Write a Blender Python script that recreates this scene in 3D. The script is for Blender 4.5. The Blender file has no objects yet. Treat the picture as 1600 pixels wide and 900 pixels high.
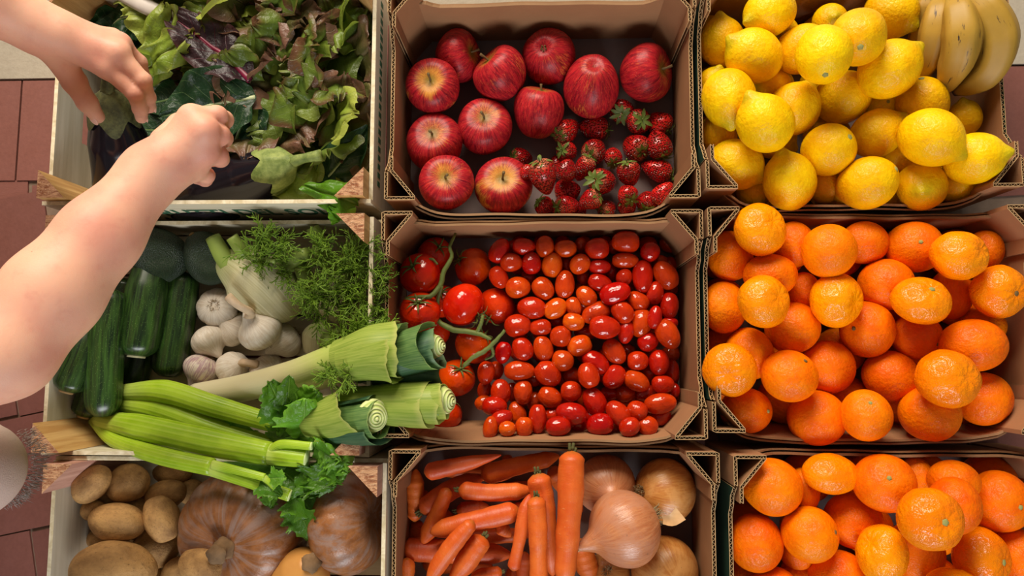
import bpy, math, random
import numpy as np
from mathutils import Vector, Matrix, Quaternion

# ------------------------------------------------------------------ camera, world, light
SC = bpy.context.scene
COL = SC.collection
H = 1.06                    # lens height above the tiled floor
F = 1155.5                  # focal length in pixels of the 1600 px frame
cam = bpy.data.cameras.new('camera')
cam.lens = 26.0; cam.sensor_width = 36.0; cam.clip_start = 0.01
camo = bpy.data.objects.new('camera', cam); COL.objects.link(camo)
# plumb point of the lens in the photograph (px): the phone leans a few degrees towards the top of the frame
NADIR = (850.0, 562.0)
_n = Vector(((NADIR[0] - 800) / F, (450 - NADIR[1]) / F, -1)).normalized()
CR = _n.rotation_difference(Vector((0, 0, -1))).to_matrix()
camo.matrix_world = Matrix.Translation((0, 0, H)) @ CR.to_4x4()
SC.camera = camo

world = bpy.data.worlds.new('world'); SC.world = world
world.use_nodes = True
bg = world.node_tree.nodes['Background']
bg.inputs[0].default_value = (1.0, 0.93, 0.84, 1)
bg.inputs[1].default_value = 0.13

def area(name, loc, target, sx, sy, power, col):
    l = bpy.data.lights.new(name, 'AREA'); l.shape = 'RECTANGLE'
    l.size = sx; l.size_y = sy; l.energy = power; l.color = col
    o = bpy.data.objects.new(name, l); COL.objects.link(o)
    o.location = loc
    d = Vector(target) - Vector(loc)
    o.rotation_euler = d.to_track_quat('-Z', 'Y').to_euler()
    return o
# daylight through the shop front beyond the top of the picture, and a doorway behind the photographer
area('daylight_window', (-0.55, 2.5, 1.85), (0, 0.0, 0.1), 2.0, 1.2, 158, (1.0, 0.89, 0.74))
area('daylight_doorway', (0.25, -2.6, 1.45), (0, 0.05, 0.1), 1.5, 1.0, 66, (0.95, 0.97, 1.0))

vs = SC.view_settings
vs.view_transform = 'Standard'; vs.look = 'None'; vs.gamma = 1.0; vs.use_curve_mapping = False
vs.exposure = 0.0

# ------------------------------------------------------------------ helpers
rnd = random.Random(7)
def W(px, py, z):
    d = CR @ Vector(((px - 800) / F, (450 - py) / F, -1)); k = (H - z) / -d.z
    return Vector((d.x * k, d.y * k, z))
def S(px, py, z):
    d = CR @ Vector(((px - 800) / F, (450 - py) / F, -1)); return (H - z) / -d.z / F

def tag(o, label, cat, group=None, kind=None):
    if label: o['label'] = label
    if cat: o['category'] = cat
    if group: o['group'] = group
    if kind: o['kind'] = kind
    return o

def thing(name, label, cat, group=None, loc=(0, 0, 0), rot=None):
    o = bpy.data.objects.new(name, None); COL.objects.link(o)
    o.empty_display_size = 0.02
    m = Matrix.Translation(Vector(loc))
    if rot is not None: m = m @ rot.to_4x4()
    o.matrix_world = m
    return tag(o, label, cat, group)

def obj(name, me, parent=None, loc=(0, 0, 0), rot=None, scale=(1, 1, 1), mat=None):
    o = bpy.data.objects.new(name, me); COL.objects.link(o)
    if parent is not None: o.parent = parent
    o.location = loc
    if rot is not None: o.rotation_mode = 'QUATERNION'; o.rotation_quaternion = rot.to_quaternion()
    o.scale = scale
    if mat is not None and me is not None and len(me.materials) == 0: me.materials.append(mat)
    return o

def mesh(verts, faces, mats=(), smooth=True, name='mesh', midx=None):
    me = bpy.data.meshes.new(name)
    me.from_pydata([tuple(map(float, v)) for v in verts], [], [tuple(map(int, f)) for f in faces])
    for m in mats: me.materials.append(m)
    if smooth: me.polygons.foreach_set('use_smooth', [True] * len(me.polygons))
    if midx is not None: me.polygons.foreach_set('material_index', list(midx))
    me.update()
    return me

def set_uv(me, uvs):
    """per-vertex uv (N,2)"""
    lay = me.uv_layers.new(name='UVMap')
    li = np.empty(len(me.loops), dtype=np.int32); me.loops.foreach_get('vertex_index', li)
    lay.data.foreach_set('uv', np.asarray(uvs, dtype=np.float32)[li].ravel())

def grid(P, ring=False, cap0=None, cap1=None, mat=None, smooth=True):
    """P (rows, cols, 3); ring closes the columns; cap0/cap1 = pole points. uv = (col, row)."""
    P = np.asarray(P, dtype=float)
    n, m, _ = P.shape
    V = P.reshape(-1, 3); idx = np.arange(n * m).reshape(n, m)
    if ring:
        a = idx; b = np.roll(idx, -1, axis=1)
    else:
        a = idx[:, :-1]; b = idx[:, 1:]
    f = np.stack([a[:-1], b[:-1], b[1:], a[1:]], -1).reshape(-1, 4).tolist()
    uu, vv = np.meshgrid(np.arange(m) / (m if ring else m - 1), np.arange(n) / (n - 1))
    uv = np.stack([uu, vv], -1).reshape(-1, 2)
    V = V.tolist(); uv = uv.tolist()
    if cap0 is not None:
        c = len(V); V.append(list(cap0)); uv.append([0.5, 0.0])
        f += [[c, int(idx[0, (j + 1) % m]), int(idx[0, j])] for j in range(m)]
    if cap1 is not None:
        c = len(V); V.append(list(cap1)); uv.append([0.5, 1.0])
        f += [[c, int(idx[-1, j]), int(idx[-1, (j + 1) % m])] for j in range(m)]
    me = mesh(V, f, [mat] if mat else [], smooth)
    set_uv(me, uv)
    return me

def wob(P, seed, freq, amp):
    """smooth pseudo noise per point"""
    r = np.random.RandomState(seed); out = np.zeros(P.shape[:-1])
    for k in range(6):
        d = r.normal(size=3); d /= np.linalg.norm(d)
        out += np.sin(P @ d * freq * r.uniform(.6, 1.5) + r.uniform(0, 6.28))
    return out * amp / 2.4

def ball(fn, nt=22, npn=30, mat=None):
    """fn(theta, phi) -> (x,y,z) arrays; theta from the +z pole"""
    th = np.linspace(0, math.pi, nt + 1)[1:-1]
    ph = np.linspace(0, 2 * math.pi, npn, endpoint=False)
    T, Ph = np.meshgrid(th, ph, indexing='ij')
    P = np.stack(fn(T, Ph), -1)
    z = np.zeros(1)
    c0 = np.array(fn(z + 1e-6, z)).ravel(); c1 = np.array(fn(z + math.pi - 1e-6, z)).ravel()
    # uv rows run from +z pole to -z pole; ring order keeps normals outward
    return grid(P[:, ::-1], True, c0, c1, mat)

def spline(pts, n):
    P = np.array([list(p) for p in pts], dtype=float)
    if len(P) == 2: return P[0] + (P[1] - P[0]) * np.linspace(0, 1, n)[:, None]
    Q = np.vstack([2 * P[0] - P[1], P, 2 * P[-1] - P[-2]])
    t = np.linspace(0, len(P) - 1 - 1e-9, n); i = t.astype(int); u = (t - i)[:, None]
    p0, p1, p2, p3 = Q[i], Q[i + 1], Q[i + 2], Q[i + 3]
    return .5 * (2 * p1 + (p2 - p0) * u + (2 * p0 - 5 * p1 + 4 * p2 - p3) * u ** 2 + (3 * p1 - p0 - 3 * p2 + p3) * u ** 3)

def frames(C, up=(0, 0, 1)):
    T = np.gradient(C, axis=0); T /= np.linalg.norm(T, axis=1)[:, None] + 1e-12
    U = np.zeros_like(C); B = np.zeros_like(C)
    u = np.array(up, float)
    for i in range(len(C)):
        u = u - T[i] * (u @ T[i])
        if np.linalg.norm(u) < 1e-6: u = np.array([1., 0, 0]) - T[i] * T[i][0]
        u /= np.linalg.norm(u); U[i] = u; B[i] = np.cross(T[i], u)
    return T, U, B

def tube(pts, rad, n=20, m=14, sec=None, ell=1.0, mat=None, up=(0, 0, 1), caps=True, seed=0, wb=0.0, wf=60):
    """swept tube; rad(t) array fn or list; sec(phi,t) multiplier; ell flattens along up"""
    C = spline(pts, n); t = np.linspace(0, 1, n)
    R = rad(t) if callable(rad) else np.interp(t, np.linspace(0, 1, len(rad)), rad)
    T, U, B = frames(C, up)
    ph = np.linspace(0, 2 * math.pi, m, endpoint=False)
    mul = np.ones((n, m)) if sec is None else sec(ph[None, :], t[:, None]) * np.ones((n, m))
    P = C[:, None] + (R[:, None] * mul)[..., None] * (np.cos(ph)[None, :, None] * U[:, None] * ell + np.sin(ph)[None, :, None] * B[:, None])
    if wb: P = P + (wob(P, seed, wf, wb) * R[:, None] / R.max())[..., None] * ((P - C[:, None]) / (R[:, None, None] + 1e-9))
    return grid(P, True, C[0] if caps else None, C[-1] if caps else None, mat)

def align(a, twist=0.0):
    """rotation taking +z to a"""
    q = Vector((0, 0, 1)).rotation_difference(Vector(a).normalized())
    return (q.to_matrix() @ Matrix.Rotation(twist, 3, 'Z'))

def boxmesh(x0, x1, y0, y1, z0, z1, mats, bev=0.0):
    v = [(x, y, z) for z in (z0, z1) for y in (y0, y1) for x in (x0, x1)]
    f = [(0, 2, 3, 1), (4, 5, 7, 6), (0, 1, 5, 4), (1, 3, 7, 5), (3, 2, 6, 7), (2, 0, 4, 6)]
    me = mesh(v, f, mats, False)
    if bev:
        import bmesh
        b = bmesh.new(); b.from_mesh(me)
        bmesh.ops.bevel(b, geom=list(b.edges), offset=bev, segments=1, affect='EDGES'); b.to_mesh(me); b.free()
    return me

def join_grids(parts, mats, smooth=True):
    """parts: list of (V list, F list, mat index) -> mesh"""
    V = []; Fc = []; mi = []
    for v, f, k in parts:
        o = len(V); V += list(v); Fc += [[i + o for i in q] for q in f]; mi += [k] * len(f)
    return mesh(V, Fc, mats, smooth, midx=mi)

def arr_of(me):
    a = np.empty(len(me.vertices) * 3); me.vertices.foreach_get('co', a)
    return a.reshape(-1, 3)

def merge(meshes, mats=None):
    """join mesh datas (same material) keeping uvs"""
    V = []; Fc = []; UV = []
    for me in meshes:
        o = len(V); V += arr_of(me).tolist()
        Fc += [[i + o for i in p.vertices] for p in me.polygons]
        if me.uv_layers:
            li = np.empty(len(me.loops), dtype=np.int32); me.loops.foreach_get('vertex_index', li)
            u = np.empty(len(me.loops) * 2, dtype=np.float32); me.uv_layers[0].data.foreach_get('uv', u)
            uu = np.zeros((len(me.vertices), 2)); uu[li] = u.reshape(-1, 2); UV += uu.tolist()
        else: UV += [[0, 0]] * len(me.vertices)
    r = mesh(V, Fc, mats or list(meshes[0].materials)); set_uv(r, UV)
    for me in meshes: bpy.data.meshes.remove(me)
    return r

# ------------------------------------------------------------------ materials
class NT:
    def __init__(s, name):
        s.m = bpy.data.materials.new(name); s.m.use_nodes = True
        s.t = s.m.node_tree; s.b = s.t.nodes['Principled BSDF']; s.out = s.t.nodes['Material Output']
    def n(s, typ, **kw):
        o = s.t.nodes.new(typ)
        for k, v in kw.items(): setattr(o, k, v)
        return o
    def l(s, a, b): s.t.links.new(a, b)
    def put(s, node, sock, val):
        if hasattr(val, 'is_linked') or isinstance(val, bpy.types.NodeSocket): s.l(val, node.inputs[sock])
        else: node.inputs[sock].default_value = val
    def math(s, op, a, b=0.0, clamp=False):
        o = s.n('ShaderNodeMath', operation=op, use_clamp=clamp); s.put(o, 0, a); s.put(o, 1, b); return o.outputs[0]
    def coord(s, which='Object'): return s.n('ShaderNodeTexCoord').outputs[which]
    def sep(s, v):
        o = s.n('ShaderNodeSeparateXYZ'); s.l(v, o.inputs[0]); return o.outputs
    def comb(s, x, y, z):
        o = s.n('ShaderNodeCombineXYZ')
        for i, v in enumerate((x, y, z)): s.put(o, i, v)
        return o.outputs[0]
    def mapn(s, v, scale=(1, 1, 1), loc=(0, 0, 0)):
        o = s.n('ShaderNodeMapping'); s.l(v, o.inputs[0]); o.inputs['Scale'].default_value = scale; s.put(o, 'Location', loc); return o.outputs[0]
    def rand(s): return s.n('ShaderNodeObjectInfo').outputs['Random']
    def noise(s, v, scale, detail=3, rough=.55, w=None, dist=0.0):
        o = s.n('ShaderNodeTexNoise', noise_dimensions='4D' if w is not None else '3D')
        s.l(v, o.inputs['Vector']); o.inputs['Scale'].default_value = scale
        o.inputs['Detail'].default_value = detail; o.inputs['Roughness'].default_value = rough
        o.inputs['Distortion'].default_value = dist
        if w is not None: s.put(o, 'W', w)
        return o.outputs[0]
    def vor(s, v, scale, feature='F1', out='Distance', rnd=1.0):
        o = s.n('ShaderNodeTexVoronoi', feature=feature); s.l(v, o.inputs['Vector'])
        o.inputs['Scale'].default_value = scale; o.inputs['Randomness'].default_value = rnd
        return o.outputs[out]
    def ramp(s, f, stops, interp='LINEAR'):
        o = s.n('ShaderNodeValToRGB'); s.put(o, 0, f); cr = o.color_ramp; cr.interpolation = interp
        while len(cr.elements) > 1: cr.elements.remove(cr.elements[-1])
        for i, (p, c) in enumerate(stops):
            e = cr.elements[0] if i == 0 else cr.elements.new(p)
            e.position = p; e.color = (*c, 1) if len(c) == 3 else c
        return o.outputs[0]
    def fr(s, f, a, b): # smooth 0..1 between a and b
        o = s.n('ShaderNodeMapRange', interpolation_type='SMOOTHSTEP'); s.put(o, 0, f)
        o.inputs[1].default_value = a; o.inputs[2].default_value = b; return o.outputs[0]
    def mix(s, f, a, b, mode='MIX'):
        o = s.n('ShaderNodeMix', data_type='RGBA', blend_type=mode); s.put(o, 0, f)
        for k, v in ((6, a), (7, b)):
            s.put(o, k, v if not isinstance(v, tuple) else ((*v, 1) if len(v) == 3 else v))
        return o.outputs[2]
    def hsv(s, c, h=.5, sa=1.0, v=1.0):
        o = s.n('ShaderNodeHueSaturation'); s.put(o, 'Color', c); s.put(o, 'Hue', h); s.put(o, 'Saturation', sa); s.put(o, 'Value', v); return o.outputs[0]
    def bump(s, h, strength=.3, dist=.001):
        o = s.n('ShaderNodeBump'); s.l(h, o.inputs['Height']); o.inputs['Strength'].default_value = strength
        o.inputs['Distance'].default_value = dist; s.l(o.outputs[0], s.b.inputs['Normal']); return o
    def fin(s, col=None, rough=.5, spec=.5, sss=0.0, sssr=(.01, .004, .002), coat=0.0, coatr=.1):
        if col is not None: s.put(s.b, 'Base Color', col if not isinstance(col, tuple) else (*col, 1))
        s.put(s.b, 'Roughness', rough); s.put(s.b, 'Specular IOR Level', spec)
        if sss:
            s.b.inputs['Subsurface Weight'].default_value = sss; s.b.inputs['Subsurface Radius'].default_value = sssr
            s.b.inputs['Subsurface Scale'].default_value = 1.0
        if coat: s.b.inputs['Coat Weight'].default_value = coat; s.b.inputs['Coat Roughness'].default_value = coatr
        return s.m
    def leafy(s, col, rough=.45, trans=.35, tcol=None):
        """thin leaf: principled plus translucency"""
        s.fin(col, rough, .4)
        tr = s.n('ShaderNodeBsdfTranslucent'); s.put(tr, 0, tcol if tcol is not None else col)
        mx = s.n('ShaderNodeMixShader'); mx.inputs[0].default_value = trans
        s.l(s.b.outputs[0], mx.inputs[1]); s.l(tr.outputs[0], mx.inputs[2]); s.l(mx.outputs[0], s.out.inputs[0])
        return s.m

def srgb(r, g, b):
    f = lambda c: (c / 255 / 12.92) if c / 255 <= .04045 else ((c / 255 + .055) / 1.055) ** 2.4
    return (f(r), f(g), f(b))

def plain(name, rgb, rough=.6, nscale=40, var=.25, bump=0.0, spec=.4):
    t = NT(name); o = t.coord(); nz = t.noise(o, nscale, 4)
    c = t.mix(nz, tuple(k * (1 - var) for k in rgb), tuple(min(1, k * (1 + var)) for k in rgb))
    if bump: t.bump(nz, bump, .002)
    return t.fin(c, rough, spec)

# ------------------------------------------------------------------ setting: tiled floor, concrete strip
def m_tile():
    t = NT('terracotta_tile'); o = t.coord('Object'); r = t.rand()
    nz = t.noise(o, 30, 5, .6, w=t.math('MULTIPLY', r, 30)); big = t.noise(o, 6, 2, .5, w=t.math('MULTIPLY', r, 9))
    c = t.mix(nz, srgb(100, 58, 48), srgb(132, 82, 70)); c = t.mix(t.math('MULTIPLY', big, .5), c, srgb(134, 88, 82))
    c = t.hsv(c, .5, 1.0, t.math('ADD', t.math('MULTIPLY', r, .25), .85))
    sp = t.vor(o, 90); c = t.mix(t.fr(sp, .06, .03), c, srgb(200, 170, 150))
    t.bump(nz, .15, .002); return t.fin(c, .5, .4)
def m_concrete():
    t = NT('concrete'); o = t.coord('Object'); a = t.noise(o, 9, 6, .65); b = t.noise(o, 120, 3, .7)
    c = t.mix(a, srgb(120, 110, 95), srgb(178, 166, 146)); c = t.mix(t.math('MULTIPLY', b, .35), c, srgb(205, 196, 180))
    t.bump(b, .4, .002); return t.fin(c, .85, .3)
M_TILE = m_tile(); M_CONC = m_concrete()
M_GROUT = plain('grout', srgb(120, 100, 84), .9, 80, .3)

fl = obj('floor', boxmesh(-2.2, 2.2, -2.2, 0.4225, -.05, -.004, [M_GROUT]))
tag(fl, 'terracotta tiled ground with pale mortar joints under the crates', 'floor', None, 'structure')
cs = obj('trim_1', boxmesh(-2.2, 2.2, .4255, 2.6, -.05, .001, [M_CONC]))
tag(cs, 'rough grey concrete strip along the top edge of the tiles', 'paving', None, 'structure')
def tile(cx, cy, sx, sy, rz, zt):
    me = tile.me
    o = obj('tile', me, fl, (cx, cy, zt - .004), Matrix.Rotation(rz, 3, 'Z'), (sx, sy, 1))
tile.me = boxmesh(-.5, .5, -.5, .5, -.008, .004, [M_TILE], .0)
for k in range(15):      # straight first course against the concrete
    tile(-.795 + (k - 2.5) * .170, .3445, .167, .155, 0, 0)
c12, s12 = math.cos(math.radians(11)), math.sin(math.radians(11))
for i in range(-4, 16):
    for j in range(-1, 11):
        u = (i + (.5 if j % 2 else 0)) * .165 - .02; v = -j * .164 + .082
        x = -.78 + u * c12 - v * s12; y = .0805 + u * s12 + v * c12
        if y > .175 or x < -1.3 or x > 1.5 or y < -1.2: continue
        tile(x, y, .1615, .1605, math.radians(12), -.0008)
for k in range(-3, 14):   # odd cut pieces under the straight course
    tile(-.86 + k * .175, .250, .168, .028, math.radians(3), -.0016)

# ------------------------------------------------------------------ wooden crates
def m_wood(name, dark, light, along=0, rough=.6, gscale=70, bump=.2):
    t = NT(name); o = t.coord('Object'); r = t.rand()
    sc = [gscale] * 3; sc[along] = gscale * .05
    off = t.comb(t.math('MULTIPLY', r, 3.0), t.math('MULTIPLY', r, 5.0), 0.0)
    v = t.mapn(o, tuple(sc), off)
    nz = t.noise(v, 1.0, 4, .6, dist=.8); fine = t.noise(t.mapn(o, tuple(3 * q for q in sc)), 1.0, 2)
    c = t.mix(t.fr(nz, .3, .7), dark, light); c = t.mix(t.math('MULTIPLY', fine, .25), c, dark)
    t.bump(fine, bump, .001); return t.fin(c, rough, .35)
M_PLYX = m_wood('poplar_board_x', srgb(200, 188, 158), srgb(222, 212, 188), 0)
M_PLYY = m_wood('poplar_board_y', srgb(204, 194, 170), srgb(224, 216, 196), 1)
M_EDGE = m_wood('poplar_edge', srgb(196, 180, 142), srgb(236, 226, 198), 2)
M_PINE = m_wood('pine_post', srgb(186, 138, 80), srgb(224, 184, 122), 2, .6, 90)
def m_endgrain():
    t = NT('end_grain'); o = t.coord('Object')
    v = t.mapn(o, (60, 190, 60)); nz = t.noise(v, 1.0, 5, .7, dist=1.5); f = t.noise(o, 420, 3, .8)
    c = t.mix(t.fr(nz, .35, .65), srgb(150, 92, 62), srgb(222, 172, 130)); c = t.mix(t.fr(f, .55, .75), c, srgb(235, 200, 165))
    t.bump(t.math('ADD', nz, f), .9, .003); return t.fin(c, .85, .2)
M_END = m_endgrain()
M_PINK = m_wood('pink_pine_post', srgb(170, 122, 104), srgb(206, 160, 140), 2, .7, 90)
M_GREY = m_wood('grey_pine_post', srgb(150, 142, 120), srgb(190, 184, 160), 2, .7, 90)
M_GREEN = plain('green_print', srgb(46, 92, 66), .7, 300, .25)
M_PINKP = plain('pink_print', srgb(196, 130, 124), .7, 300, .2)

def plywall(parent, name, p0, p1, z0, z1, t, mats, slot=None):
    """board between plan points p0,p1 (centre line), thickness t; slot=(a0,a1,za,zb) cut-out in fractions / heights"""
    p0 = Vector((*p0, 0)); p1 = Vector((*p1, 0)); d = (p1 - p0); L = d.length; d.normalize(); n = Vector((-d.y, d.x, 0)) * (t / 2)
    us = [0, L]; zs = [z0, z1]
    if slot: us = [0, slot[0] * L, slot[1] * L, L]; zs = [z0, slot[2], slot[3], z1]
    V = []; Fc = []; mi = []
    nu, nz = len(us), len(zs)
    for s in (-1, 1):
        for z in zs:
            for u in us:
                q = p0 + d * u + n * s; V.append((q.x, q.y, z))
    N = nu * nz; idx = lambda s, k, i: s * N + k * nu + i
    hole = (1, 1) if slot else None
    cells = [(k, i) for k in range(nz - 1) for i in range(nu - 1) if (k, i) != hole]
    cs_ = set(cells)
    for k, i in cells:
        Fc.append((idx(0, k, i), idx(0, k, i + 1), idx(0, k + 1, i + 1), idx(0, k + 1, i))); mi.append(0)
        Fc.append((idx(1, k, i), idx(1, k + 1, i), idx(1, k + 1, i + 1), idx(1, k, i + 1))); mi.append(0)
        for dk, di, a, b in ((-1, 0, (k, i), (k, i + 1)), (1, 0, (k + 1, i + 1), (k + 1, i)), (0, -1, (k + 1, i), (k, i)), (0, 1, (k, i + 1), (k + 1, i + 1))):
            if (k + dk, i + di) not in cs_:
                Fc.append((idx(0, *b), idx(0, *a), idx(1, *a), idx(1, *b))); mi.append(1)
    me = mesh(V, Fc, mats, False, midx=mi)
    return obj(name, me, parent)

def post(parent, cx, cy, dx, dy, leg, h, mats, z0=.002):
    """triangular corner post: right angle at (cx,cy), legs along dx,dy signs"""
    A = (cx, cy); B = (cx + dx * leg, cy); C = (cx, cy + dy * leg)
    if dx * dy < 0: B, C = C, B
    pts = [A, B, C]
    V = [(*p, z0) for p in pts] + [(*p, h) for p in pts]
    Fc = [(0, 2, 1), (3, 4, 5), (0, 1, 4, 3), (1, 2, 5, 4), (2, 0, 3, 5)]
    return obj('corner_post', mesh(V, Fc, mats, False, midx=[0, 1, 0, 0, 0]), parent)

def wood_crate(x0, x1, y0, y1, label, rim=.136, rn=None, rs=None, hp=.165, slot=None, pm=None, posts_h=None, leg=.036):
    c = thing('wooden_crate', label, 'crate', 'wooden produce crates', ((x0 + x1) / 2, (y0 + y1) / 2, 0))
    ox, oy = (x0 + x1) / 2, (y0 + y1) / 2
    a, b = (x1 - x0) / 2, (y1 - y0) / 2; t = .005
    plywall(c, 'end_panel', (-a + t / 2, b - t), (-a + t / 2, -b + t), .004, rim, t, [M_PLYY, M_EDGE], slot)
    plywall(c, 'end_panel', (a - t / 2, -b + t), (a - t / 2, b - t), .004, rim, t, [M_PLYY, M_EDGE])
    fr = plywall(c, 'side_panel', (-a, -b + t / 2), (a, -b + t / 2), .004, rs or rim, t, [M_PLYX, M_EDGE])
    plywall(c, 'side_panel', (a, b - t / 2), (-a, b - t / 2), .004, rn or rim - .004, t, [M_PLYX, M_EDGE])
    pm = pm or [M_PINE] * 4
    hs = posts_h or [hp] * 4
    for k, (sx, sy) in enumerate(((-1, 1), (1, 1), (-1, -1), (1, -1))):
        post(c, sx * (a - t - .0005), sy * (b - t - .0005), -sx, -sy, leg, hs[k], [pm[k], M_END])
    n = 5; w = (2 * b - 2 * t) / n
    for k in range(n):
        yy = -b + t + k * w
        obj('floor_slat', boxmesh(-a + t, a - t, yy + .002, yy + w - .002, .004, .009, [M_PLYX]), c)
    return c, fr, (a, b)

crA, frontA, (aA, bA) = wood_crate(-.648, -.219, .1975, .500, 'pale wooden crate of lettuce and aubergines with green lettering on its front', rs=.146, slot=(.51, .67, .060, .080))
crB, frontB, _ = wood_crate(-.634, -.2165, -.1205, .186, 'pale wooden crate holding courgettes, garlic, fennel, leeks and celery', pm=[M_GREY, M_PINE, M_PINE, M_PINK], rim=.138, rn=.092)
crC, frontC, _ = wood_crate(-.617, -.194, -.420, -.1225, 'wooden crate of potatoes and pumpkins at the bottom left', pm=[M_PINK, M_PINK, M_PINK, M_PINK], rim=.138)

def lettering(body, parent, loc, size, mat, rot, xs=1.35):
    cu = bpy.data.curves.new('lettering', 'FONT'); cu.body = body; cu.size = size; cu.offset = size * .022; cu.extrude = .0002
    cu.space_character = 1.04
    tmp = bpy.data.objects.new('lettering_tmp', cu); COL.objects.link(tmp)
    dg = bpy.context.evaluated_depsgraph_get(); me = bpy.data.meshes.new_from_object(tmp.evaluated_get(dg))
    bpy.data.objects.remove(tmp); me.materials.clear(); me.materials.append(mat)
    o = obj('printed_lettering', me, parent, loc, rot, (xs, 1, 1))
    o['label'] = 'printed lettering on the crate board'
    return o
# front face looks to -y: text upright means local x -> +x, local y -> +z
RX90 = Matrix.Rotation(math.radians(90), 3, 'X')
lettering('FRUTTI DEL SOLE', frontA, (W(246, 335, .07).x - (-.648 - .219) / 2, -bA - .0004, .076), .050, M_GREEN, RX90, .66)

# right outer face print of the lettuce crate (green leaf band and pink line)

for k in range(22):
    obj('printed_dash', boxmesh(aA, aA + .0004, -bA + .03 + k * .0118, -bA + .037 + k * .0118, .098, .112, [M_GREEN]), crA)
obj('printed_line', boxmesh(aA, aA + .0004, -bA + .03, bA - .03, .060, .066, [M_PINKP]), crA)

# ------------------------------------------------------------------ cardboard boxes
def m_card(name, base, dk, line_axis=2, spec=.3):
    t = NT(name); o = t.coord('Object'); r = t.rand()
    nz = t.noise(o, 18, 4, .6, w=t.math('MULTIPLY', r, 7)); fib = t.noise(t.mapn(o, (900, 900, 260)), 1.0, 2)
    c = t.mix(nz, dk, base); c = t.mix(t.math('MULTIPLY', fib, .18), c, dk)
    w = t.n('ShaderNodeTexWave', wave_type='BANDS', bands_direction='Z'); t.l(o, w.inputs[0]); w.inputs['Scale'].default_value = 70; w.inputs['Distortion'].default_value = .6
    ht = t.math('ADD', t.math('MULTIPLY', w.outputs[0 + 1], .25), fib)
    t.bump(ht, .12, .001); return t.fin(c, .75, spec)
M_CARD = m_card('kraft_cardboard', srgb(170, 126, 88), srgb(144, 102, 70))
M_CARDL = m_card('kraft_rim', srgb(170, 132, 92), srgb(120, 84, 56))
M_CARDE = m_card('kraft_edge', srgb(204, 172, 126), srgb(170, 134, 90))
M_CARDG = m_card('green_printed_cardboard', srgb(34, 66, 46), srgb(22, 48, 34))
M_CARDF = m_card('grey_cardboard_base', srgb(140, 124, 122), srgb(112, 96, 92))
M_FLUTE = m_card('flute_paper', srgb(150, 110, 70), srgb(120, 84, 54))

def ribbon(pb, pt, zb, zt, th, edge=1, main=0, back=None):
    """vertical strip through plan polylines pb (bottom) and pt (top): two faces, top edge, ends"""
    pb = np.asarray(pb, float); pt = np.asarray(pt, float); n = len(pb)
    zt = np.broadcast_to(zt, (n,)); zb = np.broadcast_to(zb, (n,))
    d = np.gradient(pb, axis=0); d /= np.linalg.norm(d, axis=1)[:, None] + 1e-12
    nn = np.stack([-d[:, 1], d[:, 0]], 1) * th / 2
    V = []
    for P, z, s in ((pb, zb, 1), (pb, zb, -1), (pt, zt, 1), (pt, zt, -1)):
        V += np.column_stack([P + s * nn, z]).tolist()
    Fc = []; mi = []; A, B, C, D = 0, n, 2 * n, 3 * n
    bk = main if back is None else back
    for i in range(n - 1):
        Fc.append((A + i + 1, A + i, C + i, C + i + 1)); mi.append(main)
        Fc.append((B + i, B + i + 1, D + i + 1, D + i)); mi.append(bk)
        Fc.append((C + i, D + i, D + i + 1, C + i + 1)); mi.append(edge)
    Fc += [(A, B, D, C), (B + n - 1, A + n - 1, C + n - 1, D + n - 1)]; mi += [edge, edge]
    return V, Fc, mi

def resample(path, step):
    P = np.asarray(path, float); seg = np.linalg.norm(np.diff(P, axis=0), axis=1); L = np.concatenate([[0], np.cumsum(seg)])
    s = np.unique(np.concatenate([np.arange(0, L[-1], step), L]))
    return np.column_stack([np.interp(s, L, P[:, k]) for k in range(2)]), s / L[-1], L[-1]

def corrugated(parent, name, path, zt, zb=.004, t=.005, outer=None, period=.0060):
    """liner + zigzag flute + liner; zt scalar or fn(fraction)"""
    P, s, L = resample(path, .012); 
    z = np.array([zt(q) for q in s]) if callable(zt) else np.full(len(s), zt)
    d = np.gradient(P, axis=0); d /= np.linalg.norm(d, axis=1)[:, None]; n = np.stack([-d[:, 1], d[:, 0]], 1)
    parts = []
    allV = []; allF = []; allM = []
    def add(V, Fc, mi):
        o = len(allV); allV.extend(V); allF.extend([[i + o for i in f] for f in Fc]); allM.extend(mi)
    add(*ribbon(P + n * t * .42, P + n * t * .42, zb, z, t * .15, 1, 0))
    add(*ribbon(P - n * t * .42, P - n * t * .42, zb, z, t * .15, 1, 3 if outer else 0, 3 if outer else 0))
    m = max(4, int(L / period) * 2)
    sf = np.linspace(0, 1, m)
    Q = np.column_stack([np.interp(sf, s, P[:, k]) for k in range(2)]); nq = np.column_stack([np.interp(sf, s, n[:, k]) for k in range(2)])
    zz = np.interp(sf, s, z) - .0006
    Q = Q + nq * (t * .34) * np.where(np.arange(m) % 2, 1, -1)[:, None]
    V, Fc, mi = ribbon(Q, Q, zz - .02, zz, t * .12, 1, 2)
    add(V, Fc, mi)
    me = mesh(allV, allF, [M_CARD, M_CARDE, M_FLUTE] + ([outer] if outer else []), False, midx=allM)
    return obj(name, me, parent)

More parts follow.
